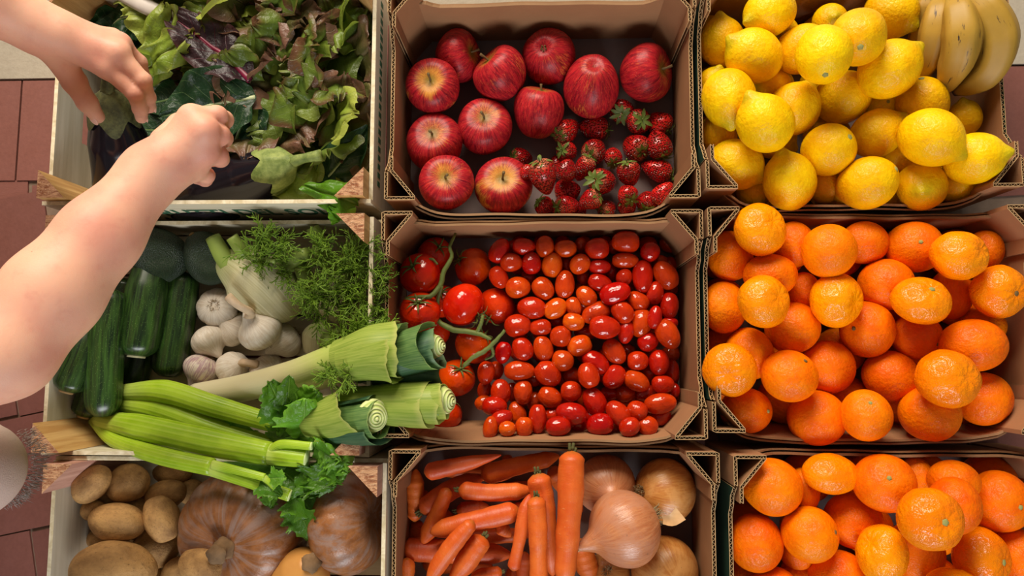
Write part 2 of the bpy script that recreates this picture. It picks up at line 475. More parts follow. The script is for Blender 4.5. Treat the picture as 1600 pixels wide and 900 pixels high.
def card_box(x0, x1, y0, y1, label, hm=.126, hc=.157, north=(.0, .118), south=(.0, .116), leg=.036, ndip=.012, outer=None, floor=None):
    """x0..y1 outer corner-post rectangle. north/south = (offset of the rim from the corner line, rim height)"""
    b = thing('cardboard_box', label, 'box', 'cardboard produce boxes', ((x0 + x1) / 2, (y0 + y1) / 2, 0))
    A, B = (x1 - x0) / 2, (y1 - y0) / 2; t = .005; e = .0028
    obj('base_panel', boxmesh(-A + .006, A - .006, -B + .006, B - .006, .002, .007, [floor or M_CARDF]), b)
    step = .062 / (2 * B)
    def prof(q):
        d = min(q, 1 - q) * 2 * B
        return hc - .004 if d < .040 else (hc - .004 - (hc - .016 - hm) * (d - .040) / .006 if d < .046 else (hm + .012 if d < .062 else (hm + .012 - .012 * (d - .062) / .004 if d < .066 else hm)))
    # end walls stop short of the corner folds
    g = leg + .003
    def endprof(q): return prof((g + q * (2 * B - 2 * g)) / (2 * B))
    for sx in (-1, 1):
        pa = [(sx * (A - e), sx * (-B + g)), (sx * (A - e), sx * (B - g))]
        if True: corrugated(b, 'end_panel', pa, endprof, outer=outer)
    for sx in (-1, 1):
        for sy in (-1, 1):
            X = sx * (A - e); Y = sy * (B - e)
            pth = [(X, Y - sy * (leg - .002)), (X, Y), (X - sx * leg, Y), (X - sx * .0065, Y - sy * leg * .98), (X - sx * .0062, Y - sy * (leg + .018))]
            if sx * sy > 0: out = outer
            o = corrugated(b, 'corner_fold', pth, hc, outer=None, t=.0045)
    # long walls
    for sy, (off, hz) in ((1, north), (-1, south)):
        n = 41; xs = np.linspace(-A + leg * .75, A - leg * .75, n) * sy * -1
        yb = np.full(n, sy * (B - .009)); u = np.linspace(-1, 1, n)
        rr = np.random.RandomState(int(1000 * (x0 + 3) + 17 * sy))
        yt = yb + sy * (off + .0012 * np.sin(u * 3 + rr.uniform(0, 6)) + .0005 * np.sin(u * 11 + rr.uniform(0, 6))) * (1 - np.abs(u) ** 8)
        zt = np.full(n, hz); dip = ndip * (1 / (1 + np.exp((np.abs(u) - .86) * 60)))
        zt = zt + .012 - dip
        V, Fc, mi = ribbon(np.column_stack([xs, yb]), np.column_stack([xs, yt]), .004, zt, .0030, 1, 0)
        nn = len(V); V2, F2, m2 = ribbon(np.column_stack([xs, yb + sy * .0042]), np.column_stack([xs, yt + sy * .0046]), .004, zt - .004, .0022, 1, 0)
        me = mesh(V + V2, Fc + [[i + nn for i in f] for f in F2], [M_CARD, M_CARDL], False, midx=mi + m2)
        obj('side_panel', me, b)
    return b
bxA = card_box(-.2003, .1935, .198, .481, 'cardboard box holding red apples and strawberries', north=(.0, .112), south=(.020, .113))
bxB = card_box(-.203, .1955, -.0953, .185, 'cardboard box full of tomatoes, in the middle of the grid', north=(.0, .112), south=(.016, .113))
bxC = card_box(-.1885, .2085, -.390, -.108, 'cardboard box of carrots and onions at the bottom', north=(.003, .100), south=(.0, .115))
bxD = card_box(.1990, .583, .209, .494, 'cardboard box of lemons and bananas at the top right', south=(.022, .112), north=(.0, .110), outer=M_CARDG)
bxE = card_box(.2000, .598, -.0867, .188, 'cardboard box heaped with oranges in the right column middle', north=(.003, .108), south=(.020, .110), outer=M_CARDG)
bxF = card_box(.2235, .625, -.395, -.1115, 'cardboard box heaped with oranges at the bottom right corner', north=(.004, .108), south=(.0, .112), outer=M_CARDG)

# ------------------------------------------------------------------ piling
class Pile:
    """keeps fruit apart: every new piece is raised until it rests on those already there"""
    def __init__(s, x0, x1, y0, y1, floor=.009, rim=.10): s.b = (x0, x1, y0, y1); s.floor = floor; s.rim = rim; s.it = []
    def place(s, px, py, rx, ry, zmin=0.0, tol=.90, zmax=.30, add=True, rz=None):
        z = max(zmin, .03)
        for _ in range(14):
            sc = S(px, py, z); r = .5 * (rx + ry) * sc; rr = rz * sc if rz else r
            p = W(px, py, z)
            if z < s.rim:
                x0, x1, y0, y1 = s.b
                p.x = min(max(p.x, x0 + rx * sc * .97), x1 - rx * sc * .97); p.y = min(max(p.y, y0 + ry * sc * .97), y1 - ry * sc * .97)
            zz = max(zmin, s.floor + rr)
            for (q, w) in s.it:
                d = math.hypot(p.x - q.x, p.y - q.y); R = (r + w) * tol
                if d < R: zz = max(zz, q.z + math.sqrt(R * R - d * d))
            zz = min(zz, zmax)
            z = .5 * z + .5 * zz
        p.z = z
        if add: s.it.append((p.copy(), r))
        return p, rx * sc, ry * sc
    def base(s, n, m, r, jit=.3, seed=1):
        R_ = random.Random(seed); x0, x1, y0, y1 = s.b; out = []
        for i in range(n):
            for j in range(m):
                sx = (x1 - x0 - 2 * r) / max(1, n - 1); sy = (y1 - y0 - 2 * r) / max(1, m - 1)
                x = x0 + r + i * sx + (R_.uniform(-1, 1) * jit * (sx - 2 * r) if 0 < i < n - 1 else 0); y = y0 + r + j * sy + (R_.uniform(-1, 1) * jit * (sy - 2 * r) if 0 < j < m - 1 else 0)
                p = Vector((x, y, s.floor + r)); s.it.append((p, r)); out.append(p)
        return out

def axis_from(px, py, tx, ty, rad):
    """direction of a feature seen at (tx,ty) on a ball centred (px,py)"""
    dx, dy = (tx - px) / rad, (ty - py) / rad; q = math.hypot(dx, dy)
    if q > .97: dx *= .97 / q; dy *= .97 / q; q = .97
    return CR @ Vector((dx, -dy, math.sqrt(1 - q * q)))

# ------------------------------------------------------------------ citrus
def m_citrus(name, a, b, pore=260, pst=.35, rough=.36, spots=0.0, green=None, lumpy=.35, spec=.22):
    t = NT(name); o = t.coord('Object'); r = t.rand()
    big = t.noise(o, 1.6, 3, .6, w=t.math('MULTIPLY', r, 40)); c = t.mix(t.fr(big, .3, .7), a, b)
    c = t.hsv(c, t.math('ADD', t.math('MULTIPLY', r, .014), .493), 1.0, t.math('ADD', t.math('MULTIPLY', r, .14), .92))
    if green is not None:
        z = t.sep(o)[2]; c = t.mix(t.math('MULTIPLY', t.fr(z, -.85, -1.2), .55), c, green)
    if spots:
        sp = t.noise(o, 7, 4, .75, w=t.math('MULTIPLY', r, 13)); c = t.mix(t.math('MULTIPLY', t.fr(sp, .69, .75), spots), c, srgb(120, 62, 18))
    v = t.vor(o, pore / 8.0); n2 = t.noise(o, 7, 2, .5)
    hgt = t.math('ADD', t.math('MULTIPLY', t.fr(v, .0, .45), .5), t.math('MULTIPLY', n2, lumpy))
    t.bump(hgt, pst, .03)
    return t.fin(c, rough, spec, .06, (.5, .15, .01))
M_ORANGE = m_citrus('orange_peel', srgb(240, 104, 0), srgb(250, 128, 0), 260, .28, .36, .5)
M_MAND = m_citrus('mandarin_peel', srgb(250, 132, 0), srgb(255, 150, 0), 150, .24, .24, 0.0, None, .9, .4)
M_LEMON = m_citrus('lemon_peel', srgb(238, 174, 0), srgb(250, 200, 4), 230, .22, .36, .25, srgb(160, 160, 30), .6, .25)
M_BUTTON = plain('stem_button', srgb(150, 150, 86), .7, 60, .3)
M_SCAR = plain('brown_stem_scar', srgb(110, 86, 46), .8, 60, .3)

def orange_mesh(seed, flat=.95, dim=.05, lump=.012, folds=0.0, mat=None):
    def fn(T, P):
        s = np.sin(T); r = 1.0
        q = np.stack([s * np.cos(P), s * np.sin(P), np.cos(T)], -1)
        rr = 1 + wob(q, seed, 3.2, lump) + (wob(q, seed + 9, 9, lump * .5) if folds else 0)
        if folds: rr = rr + folds * np.cos(9 * P) * np.exp(-((T - .38) / .22) ** 2) * .5
        z = np.cos(T) * flat - dim * np.exp(-(T / .30) ** 2) + dim * .5 * np.exp(-((math.pi - T) / .2) ** 2)
        return (s * np.cos(P) * rr, s * np.sin(P) * rr, z * rr)
    return ball(fn, 26, 40, mat)
O_MESH = [orange_mesh(k, .97, .045, .014, 0, M_ORANGE) for k in range(4)]
N_MESH = [orange_mesh(20 + k, .86, .13, .020, .045, M_MAND) for k in range(3)]
def lemon_mesh(seed):
    def fn(T, P):
        s = np.sin(T); q = np.stack([s * np.cos(P), s * np.sin(P), np.cos(T)], -1)
        rr = 1 + wob(q, seed, 3.5, .022)
        e = math.pi - T
        z = np.cos(T) * 1.10 - .27 * np.exp(-(e / .24) ** 2) + .05 * np.exp(-(T / .25) ** 2) - .05 * np.exp(-(T / .10) ** 2)
        return (s ** .96 * np.cos(P) * rr, s ** .96 * np.sin(P) * rr, z * rr)
    return ball(fn, 30, 36, M_LEMON)
L_MESH = [lemon_mesh(40 + k) for k in range(4)]
BUT = ball(lambda T, P: (np.sin(T) * np.cos(P) * (1 + .12 * np.cos(5 * P)), np.sin(T) * np.sin(P) * (1 + .12 * np.cos(5 * P)), np.cos(T) * .55), 8, 15, M_BUTTON)
SCA = ball(lambda T, P: (np.sin(T) * np.cos(P), np.sin(T) * np.sin(P), np.cos(T) * .5), 6, 10, M_SCAR)

def citrus(kind, pile, px, py, rx, ry, zmin, label, feat=None, group=None, seed=0, pos=None, stemtype='b'):
    """feat=(x,y) pixel of the stem end"""
    R_ = random.Random(seed * 7 + int(px * 3 + py))
    if pos is None: p, sx, sy = pile.place(px, py, rx, ry, zmin)
    else: p, sx, sy = pos, rx, ry
    nm = {'o': 'orange', 'm': 'mandarin', 'l': 'lemon'}[kind]
    t = thing(nm, label, nm, group, p)
    ax = axis_from(px, py, feat[0], feat[1], .5 * (rx + ry)) if feat else Vector((R_.uniform(-1, 1), R_.uniform(-1, 1), R_.uniform(-.7, -.1)))
    rot = align(ax, R_.uniform(0, 6))
    if kind == 'l':
        k = 1 / 1.06
        me = R_.choice(L_MESH); sc = (k * (sx * sy) ** .5,) * 3; top = 1.09
    else:
        me = R_.choice(O_MESH if kind == 'o' else N_MESH); t.scale = (sx, sy, .5 * (sx + sy) * (1.0 if kind == 'o' else .97)); sc = (1, 1, 1); top = .93 if kind == 'o' else .73
    obj('peel', me, t, (0, 0, 0), rot, sc)
    if feat and stemtype != 'n':
        bs = .115 if kind != 'o' else .08
        q = Vector(sc) * 1.0
        obj('stem_button', BUT if stemtype == 'b' else SCA, t, rot @ Vector((0, 0, top * sc[2])), rot, (bs * sc[0],) * 3)
    return t

ORD = ['first', 'second', 'third', 'fourth', 'fifth', 'sixth', 'seventh', 'eighth', 'ninth', 'tenth', 'eleventh', 'twelfth', 'thirteenth']
def base_label(what, k, m, where): return f'shadowed bottom-layer {what} {where}, {ORD[k // m]} from left, {ORD[k % m]} from front'
# ---- middle right box of oranges
PE = Pile(.2075, .590, -.086, .178)
G2 = 'oranges in the middle right cardboard box'
for k, p in enumerate(PE.base(5, 4, .0345, .3, 3)):
    citrus('o', PE, 1300 + k, 500, .0335, .0335, 0, base_label('orange', k, 4, 'in the middle right box'), None, G2, k, p)
ORANGES2 = [  # kind, x, y, rx, ry, zmin, label, stem
 ('o', 1140, 400, 36, 40, .070, 'dim orange under the bumpy mandarin in the top left box corner', None),
 ('o', 1239, 372, 32, 37, .070, 'orange tucked behind the bumpy mandarin at the top left', None),
 ('o', 1203, 430, 43, 34, .075, 'orange with small dark pit between two mandarins near the left wall', None),
 ('o', 1255, 455, 26, 30, .060, 'mostly hidden orange left of the two smooth front fruits', None),
 ('o', 1130, 480, 36, 41, .080, 'orange with a greenish patch against the left cardboard wall', (1150, 470), 'n'),
 ('o', 1238, 512, 43, 41, .080, 'plain orange left of centre just below the dimpled mandarin', None),
 ('o', 1350, 377, 36, 34, .080, 'pale orange close to the back wall, right of the big smooth one', None),
 ('o', 1428, 386, 43, 40, .085, 'orange with small pale stem scar by the back wall', (1418, 380), 'b'),
 ('o', 1540, 390, 25, 31, .075, 'orange peeking out behind the mandarin in the top right corner', None),
 ('o', 1379, 446, 42, 40, .085, 'orange with creased navel right of the box centre', (1383, 458), 's'),
 ('o', 1485, 460, 30, 40, .075, 'dark orange hidden behind the star-creased mandarin', None),
 ('o', 1353, 514, 41, 44, .085, 'orange with a split crease across its lower side', (1318, 512), 's'),
 ('o', 1432, 525, 38, 37, .080, 'orange with scarred brown stem end near the box middle', (1450, 537), 's'),
 ('o', 1533, 510, 36, 30, .070, 'half hidden orange at the right wall under the outermost mandarin', None),
 ('o', 1170, 553, 38, 42, .075, 'orange behind the dented mandarin at the left wall', None),
 ('o', 1293, 574, 41, 43, .085, 'smooth orange right of the yellowish one in the lower half', None),
 ('o', 1165, 642, 41, 36, .080, 'orange with pale stem button in the bottom left box corner', (1192, 638), 'b'),
 ('o', 1277, 653, 45, 43, .095, 'orange with black specks resting on the front rim', None),
 ('o', 1392, 587, 42, 41, .092, 'deep orange one left of the wrinkled mandarin', None),
 ('o', 1353, 649, 38, 40, .088, 'orange with green stem end by the front wall', (1346, 624), 'b'),
 ('o', 1452, 646, 45, 44, .090, 'orange at the front wall below the wrinkled mandarin', None),
 ('o', 1537, 624, 41, 42, .085, 'orange in the bottom right corner of the middle right box', None),
 ('m', 1140, 578, 42, 42, .110, 'dented mandarin with bright glint against the left wall', (1124, 583), 'n'),
 ('o', 1233, 588, 43, 41, .105, 'yellowish orange with small brown navel in the lower left', (1250, 559), 's'),
 ('o', 1295, 392, 43, 42, .105, 'big smooth orange near the middle of the back wall', None),
 ('o', 1519, 540, 49, 42, .100, 'large orange by the right wall above the wrinkled mandarin', None),
 ('m', 1187, 359, 42, 42, .125, 'bumpy mandarin in the top left corner overlapping the box rim', (1204, 342), 'n'),
 ('m', 1193, 471, 42, 42, .120, 'mandarin with a deep dimple in the left half of the box', (1213, 459), 'n'),
 ('m', 1306, 469, 43, 43, .125, 'smooth mandarin with glint near the centre of the box', (1330, 472), 'n'),
 ('m', 1498, 399, 46, 39, .125, 'coarse mandarin near the top right corner of the box', (1520, 388), 'n'),
 ('m', 1439, 470, 45, 39, .125, 'mandarin with star creases around its stem', (1444, 444), 'b'),
 ('m', 1560, 456, 43, 42, .125, 'mandarin resting on the right wall of the box', (1570, 459), 's'),
 ('m', 1480, 592, 50, 46, .128, 'largest wrinkled mandarin, lying on top in the lower right', (1494, 580), 'n'),
]
for k, o_ in enumerate(ORANGES2):
    citrus(o_[0], PE, o_[1], o_[2], o_[3], o_[4], o_[5], o_[6], o_[7], G2, k, None, o_[8] if len(o_) > 8 else 'n')

# ---- bottom right box of oranges
PF = Pile(.231, .617, -.385, -.120)
G3 = 'oranges in the bottom right cardboard box'
for k, p in enumerate(PF.base(5, 4, .0345, .3, 4)):
    citrus('o', PF, 1300 + k, 800, .0335, .0335, 0, base_label('orange', k, 4, 'in the bottom right box'), None, G3, k, p)
ORANGES3 = [
 ('o', 1255, 765, 24, 36, .070, 'orange sliver behind the big one in the top left corner', None),
 ('o', 1432, 748, 26, 34, .070, 'orange hidden behind the one with a white stem', None),
 ('o', 1490, 752, 38, 33, .068, 'dark orange under the back rim, top right of the bottom box', None),
 ('o', 1245, 862, 28, 28, .065, 'orange showing between the two left ones, low in the pile', None),
 ('o', 1180, 848, 42, 46, .088, 'plain orange against the left wall of the bottom right box', None),
 ('o', 1207, 761, 47, 45, .090, 'big plain orange in the top left corner of the bottom right box', None),
 ('o', 1333, 813, 45, 43, .082, 'reddish orange left of the star-topped mandarin', None),
 ('o', 1490, 790, 39, 45, .080, 'orange half covered by the star-topped mandarin on its right', None),
 ('o', 1430, 862, 42, 46, .078, 'orange below the star-topped mandarin, partly covered', None),
 ('o', 1592, 872, 34, 46, .078, 'orange cut by the right edge of the picture, bottom box', None),
 ('o', 1210, 926, 40, 40, .080, 'orange just cut by the bottom edge on the left', None),
 ('o', 1394, 759, 48, 46, .100, 'orange with white stem scar by the back rim', (1382, 740), 'b'),
 ('m', 1298, 740, 44, 32, .105, 'small flat yellowish mandarin by the back rim', None),
 ('o', 1265, 835, 44, 43, .110, 'orange with a grey bruise and cracked stem', (1296, 822), 's'),
 ('o', 1310, 902, 45, 42, .100, 'light orange cut by the bottom edge beside the bruised one', (1276, 896), 's'),
 ('o', 1561, 783, 45, 47, .105, 'orange with pale stem at the right side of the bottom box', (1566, 780), 'b'),
 ('m', 1533, 872, 45, 47, .115, 'mandarin with creased pale stem near the bottom right', (1555, 867), 'b'),
 ('m', 1490, 926, 45, 42, .110, 'mandarin just showing at the bottom edge', None),
 ('m', 1378, 864, 40, 45, .125, 'glossy coarse mandarin left of the star-topped one', (1345, 840), 'n'),
 ('m', 1453, 811, 50, 48, .130, 'star-topped mandarin with green stem lying on top of the pile', (1458, 803), 'b'),
]
for k, o_ in enumerate(ORANGES3):
    citrus(o_[0], PF, o_[1], o_[2], o_[3], o_[4], o_[5], o_[6], o_[7], G3, 50 + k, None, o_[8] if len(o_) > 8 else 'n')

# ---- lemons
PD = Pile(.206, .576, .205, .484)
G1 = 'lemons in the top right cardboard box'
for k, p in enumerate(PD.base(5, 4, .033, .3, 5)):
    if p.x > .46 and p.y > .30: continue
    citrus('l', PD, 1300 + k, 200, .032, .032, 0, base_label('lemon', k, 4, 'in the lemon box'), None, G1, k, p)
# stem pixel is opposite the nipple: give either ('s', x, y) stem seen or ('n', x, y) nipple seen
LEMONS = [
 (1103, 135, 26, 34, .060, 'lemon edge squeezed against the left cardboard wall', None),
 (1110, 208, 28, 30, .055, 'shadowed lemon low at the left wall, under the pointed one', None),
 (1222, 52, 24, 26, .060, 'lemon sliver showing below the topmost lemon', None),
 (1296, 33, 32, 24, .065, 'lemon low against the back wall of its box', None),
 (1372, 168, 26, 30, .060, 'dim lemon with round stem button between brighter ones', ('s', 1373, 166)),
 (1290, 303, 30, 30, .058, 'dark lemon deep by the front wall in the middle', None),
 (1178, 305, 32, 26, .058, 'dark lemon in the front left corner of the lemon box', None),
 (1488, 300, 32, 30, .058, 'dark lemon in the front right corner of the lemon box', None),
 (1207, 132, 28, 26, .060, 'lemon hidden between the greenish one and the left cluster', None),
 (1405, 245, 28, 28, .060, 'lemon hidden beneath the large one on the right', None),
 (1507, 184, 25, 29, .070, 'small greenish lemon under the banana tips', ('n', 1497, 162)),
 (1128, 66, 33, 42, .075, 'shaded lemon in the back left corner of the lemon box', ('n', 1122, 28)),
 (1252, 77, 36, 43, .080, 'lemon half hidden behind the speckled front one', None),
 (1240, 170, 37, 46, .085, 'lemon tucked right behind the foremost pointed lemon', None),
 (1317, 153, 43, 42, .088, 'lemon with stem and pale scar near the box middle', ('s', 1331, 138)),
 (1440, 163, 43, 39, .090, 'lemon with green stem on its upper edge below the bananas', ('s', 1427, 131)),
 (1370, 208, 41, 38, .088, 'lemon with blunt tip pointing up right at the box centre', ('n', 1401, 188)),
 (1294, 234, 42, 41, .088, 'lemon with round green stem in the lower middle', ('s', 1310, 222)),
 (1150, 257, 40, 42, .085, 'lemon by the front left corner, tip pointing down right', ('n', 1187, 281)),
 (1232, 283, 43, 44, .088, 'lemon with a pale worn patch at the front wall', ('n', 1218, 243)),
 (1440, 291, 41, 39, .085, 'lemon with blossom tip facing up at the front wall', ('n', 1421, 302)),
 (1522, 248, 45, 41, .088, 'lemon at the right wall with a small dark tip', ('n', 1551, 244)),
 (1392, 20, 43, 38, .090, 'lemon by the back wall next to the bananas', None),
 (1138, 153, 42, 46, .100, 'lemon near the left wall with its tip pointing down', ('n', 1139, 200)),
 (1178, 87, 44, 43, .100, 'lemon with a greenish tip in the upper left', ('n', 1141, 67)),
 (1202, 20, 44, 36, .110, 'topmost lemon at the back wall, cut by the top edge', ('n', 1160, 40)),
 (1390, 108, 47, 46, .100, 'large lemon left of the bananas with knobby tip', ('n', 1430, 76)),
 (1341, 58, 44, 46, .115, 'lemon with a stem low on its left side, upper middle', ('s', 1328, 84)),
 (1355, 286, 47, 42, .108, 'lemon with brown ring around its stem at the front wall', ('s', 1382, 270)),
 (1281, 92, 42, 48, .130, 'speckled lemon with stem pointing toward the viewer, upper left middle', ('s', 1273, 129)),
 (1195, 192, 44, 48, .130, 'foremost pointed lemon with tip at its upper left', ('n', 1166, 150)),
 (1455, 216, 48, 46, .125, 'large lemon on the right with tip toward the lower right', ('n', 1498, 247)),
]
for k, (x, y, rx, ry, zm, lb, f) in enumerate(LEMONS):
    feat = None; st = 'n'
    if f:
        if f[0] == 's': feat = (f[1], f[2]); st = 'b'
        else: feat = (2 * x - f[1], 2 * y - f[2])
    t = citrus('l', PD, x, y, rx, ry, zm, lb, feat, G1, 80 + k, None, st)
    if f and f[0] == 'n':   # nipple faces the viewer side: flip the axis so the tip points where it is seen
        ax = axis_from(x, y, f[1], f[2], .5 * (rx + ry))
        for c in t.children: c.rotation_quaternion = align(-ax, k).to_quaternion()

# ------------------------------------------------------------------ bananas
def m_banana():
    t = NT('banana_skin'); uv = t.coord('UV'); o = t.coord('Object'); u, v, _ = t.sep(uv)
    nz = t.noise(o, 40, 4, .6); c = t.mix(nz, srgb(156, 120, 36), srgb(184, 144, 56))
    c = t.mix(t.math('MULTIPLY', t.fr(v, .22, .02), .6), c, srgb(150, 150, 60)); c = t.mix(t.fr(v, .97, .995), c, srgb(60, 40, 24))
    a = t.math('MULTIPLY', t.math('SUBTRACT', u, .5), 6.2832); ang = t.comb(t.math('MULTIPLY', t.math('COSINE', a), 2.4), t.math('MULTIPLY', t.math('SINE', a), 2.4), t.math('MULTIPLY', v, 3.0))
    sp = t.noise(ang, 1.6, 4, .7, w=t.math('MULTIPLY', t.rand(), 20)); c = t.mix(t.fr(sp, .60, .66), c, srgb(62, 42, 30))
    return t.fin(c, .5, .4, .05, (.006, .003, .001))
M_BAN = m_banana(); M_BANS = plain('banana_stalk', srgb(96, 78, 44), .7, 60, .4)
bun = thing('banana_bunch', 'bunch of ripe yellow bananas with brown marks in the lemon box corner', 'bananas', None, W(1490, 70, .10))
def banana(pts, w):
    base = bun.matrix_world.translation
    P = [W(x, y, z) - base for x, y, z in pts]
    rad = lambda t: w * S(1480, 80, .12) * np.interp(t, [0, .06, .13, .25, .5, .8, .93, .975, 1], [.30, .33, .52, .86, 1.0, .88, .55, .30, .20])
    sec = lambda ph, t: 1 + .10 * np.cos(5 * ph + .4) * np.sin(np.pi * t) ** .5
    obj('banana', tube(P, rad, 34, 20, sec, 1.0, M_BAN), bun)
banana([(1452, -26, .120), (1446, 20, .105), (1440, 60, .090), (1428, 100, .075)], 21)
banana([(1470, -14, .130), (1464, 30, .140), (1456, 75, .125), (1436, 128, .090)], 23)
banana([(1484, -12, .145), (1500, 30, .165), (1500, 80, .155), (1474, 146, .105)], 27)
banana([(1496, -14, .150), (1540, 12, .165), (1561, 60, .155), (1543, 112, .130), (1490, 146, .095)], 27)
obj('stalk', tube([W(1478, -34, .14) - bun.location, W(1482, -14, .14) - bun.location], [.012, .016], 6, 10, None, 1, M_BANS), bun)

# ------------------------------------------------------------------ apples
def m_apple(name, yel):
    t = NT(name); o = t.coord('Object'); r = t.rand(); x, y, z = t.sep(o)
    w = t.math('MULTIPLY', r, 50)
    ln = t.math('SQRT', t.math('ADD', t.math('MULTIPLY', x, x), t.math('ADD', t.math('MULTIPLY', y, y), .02)))
    d = t.comb(t.math('DIVIDE', x, ln), t.math('DIVIDE', y, ln), t.math('MULTIPLY', z, .25))
    st = t.noise(d, 9, 5, .7, w=w); st2 = t.noise(d, 22, 3, .7, w=w); patch = t.noise(o, .9, 2, .5, w=w)
    red = t.mix(t.fr(st, .35, .65), srgb(112, 10, 26), srgb(176, 30, 40))
    red = t.mix(t.math('MULTIPLY', t.fr(st2, .45, .7), .55), red, srgb(212, 62, 46))
    topw = t.math('MULTIPLY', t.fr(ln, .85, .30), t.fr(z, .1, .3))
    m = t.math('ADD', t.math('ADD', t.math('MULTIPLY', t.fr(patch, .45, .70), yel), t.math('MULTIPLY', topw, .25 + yel * .55)), t.math('MULTIPLY', t.math('SUBTRACT', st2, .5), 1.3))
    c = t.mix(t.math('MULTIPLY', t.fr(m, .25, 1.0), .9), red, srgb(216, 150, 58))
    v = t.vor(o, 15); c = t.mix(t.math('MULTIPLY', t.fr(v, .12, .05), .7), c, srgb(226, 160, 120))
    c = t.mix(t.math('MULTIPLY', t.math('MULTIPLY', t.fr(ln, .36, .14), t.fr(z, .0, .2)), .8), c, srgb(120, 106, 36))
    t.bump(t.noise(o, 4, 3), .06, .02)
    return t.fin(c, .40, .22, .05, (.3, .1, .05))
M_AR = m_apple('red_apple_skin', .40); M_AY = m_apple('streaked_apple_skin', 1.0)
M_STEM = plain('woody_stem', srgb(106, 84, 48), .75, 60, .4)
def apple_mesh(seed, tall, mat):
    def fn(T, P):
        s = np.sin(T); q = np.stack([s * np.cos(P), s * np.sin(P), np.cos(T)], -1); e = math.pi - T
        rr = 1 + wob(q, seed, 2.5, .025); lob = 1 + .03 * np.cos(5 * P + seed) * (T / math.pi) ** 2
        rho = s * (1 + .10 * np.cos(T)) * lob * rr
        z = tall * np.cos(T) - .30 * np.exp(-(T / .52) ** 2) + .20 * np.exp(-(e / .30) ** 2)
        return (rho * np.cos(P), rho * np.sin(P), z)
    return ball(fn, 32, 44, mat)
A_MESH = {('r', k): apple_mesh(60 + k, .93, M_AR) for k in range(3)}
A_MESH.update({('y', k): apple_mesh(64 + k, .92, M_AY) for k in range(2)}); A_MESH[('t', 0)] = apple_mesh(70, 1.06, M_AR)
STEM_A = tube([(0, 0, .55), (.03, .0, .75), (.10, .04, .98)], [.05, .035, .055], 8, 8, None, 1, M_STEM)
CALYX_A = merge([tube([(0.05 * math.cos(a), .05 * math.sin(a), -.70), (.10 * math.cos(a), .10 * math.sin(a), -.80), (.04 * math.cos(a + .5), .04 * math.sin(a + .5), -.90)], [.03, .03, .005], 6, 5, None, 1, M_SCAR) for a in np.arange(5) * 1.2566])
PA = Pile(-.190, .183, .200, .468, .007)
GA = 'red apples in the apple box'
APPLES = [ # x,y,rx,ry, kind, stem px or None, calyx-up, label
 (716, 78, 39, 42, 'r', (751, 72), 0, 'dark red apple at the back left with its stem pointing right'),
 (670, 136, 43, 43, 'y', (667, 131), 0, 'apple with yellow-green blush against the left cardboard wall'),
 (781, 116, 44, 46, 'r', (752, 88), 0, 'plain red apple tilted away, in the upper middle of the box'),
 (857, 82, 43, 44, 'r', (845, 80), 1, 'red apple near the back wall showing its grey blossom end'),
 (925, 133, 44, 49, 't', (925, 112), 1, 'tall red apple with blossom end up above the strawberries'),
 (1013, 114, 45, 47, 'r', (1049, 112), 0, 'rosy apple in the right corner, its hollow facing the wall'),
 (841, 174, 40, 43, 't', (847, 136), 0, 'speckled red apple lying on its side at the box centre'),
 (757, 199, 44, 45, 'r', (758, 184), 0, 'dark streaked apple left of centre with short stem'),
 (671, 224, 45, 47, 'r', (668, 209), 0, 'red apple with upright brown stem at the left wall'),
 (697, 313, 44, 44, 'r', (698, 303), 0, 'orange-red apple in the front left corner of its box'),
 (787, 305, 46, 46, 'y', (784, 291), 0, 'red apple with yellow streaks around a long stem at the front wall'),
]
for k, (x, y, rx, ry, kd, f, cal, lb) in enumerate(APPLES):
    p, sx, sy = PA.place(x, y, rx, ry, 0)
    t = thing('apple', lb, 'apple', GA, p); t.scale = (sx * .98, sy * .98, .5 * (sx + sy) * .98)
    ax = axis_from(x, y, f[0], f[1], .5 * (rx + ry))
    if cal: ax = -ax
    rot = align(ax, k * 1.3)
    obj('fruit', A_MESH.get((kd, k % 3)) or A_MESH.get((kd, k % 2)) or A_MESH[(kd, 0)], t, (0, 0, 0), rot)
    if cal: obj('calyx', CALYX_A, t, (0, 0, 0), rot)
    else: obj('stem', STEM_A, t, (0, 0, 0), rot)

# ------------------------------------------------------------------ strawberries
def m_straw():
    t = NT('strawberry_skin'); o = t.coord('Object'); r = t.rand(); z = t.sep(o)[2]
    v = t.vor(o, 5.6, rnd=.55); nz = t.noise(o, 1.5, 3, .6, w=t.math('MULTIPLY', r, 30))
    c = t.mix(t.fr(nz, .35, .7), srgb(158, 10, 18), srgb(206, 32, 24)); c = t.hsv(c, .5, 1.0, t.math('ADD', t.math('MULTIPLY', r, .5), .72))
    c = t.mix(t.math('MULTIPLY', t.fr(t.math('ADD', z, t.math('MULTIPLY', nz, .5)), 1.0, 1.45), .6), c, srgb(226, 150, 110))
    c = t.mix(t.fr(v, .20, .12), c, srgb(214, 160, 76))
    t.bump(t.math('SUBTRACT', t.fr(v, .12, .5), t.math('MULTIPLY', t.fr(v, .12, .05), .6)), 1.0, .10)
    return t.fin(c, .25, .5, .08, (.3, .06, .04))
M_STRAW = m_straw()
def m_green(name, a, b, trans=.25, rough=.5):
    t = NT(name); o = t.coord('Object'); nz = t.noise(o, 3, 3); c = t.mix(nz, a, b); return t.leafy(c, rough, trans)
M_CALYX = m_green('strawberry_calyx', srgb(70, 92, 34), srgb(124, 144, 62))
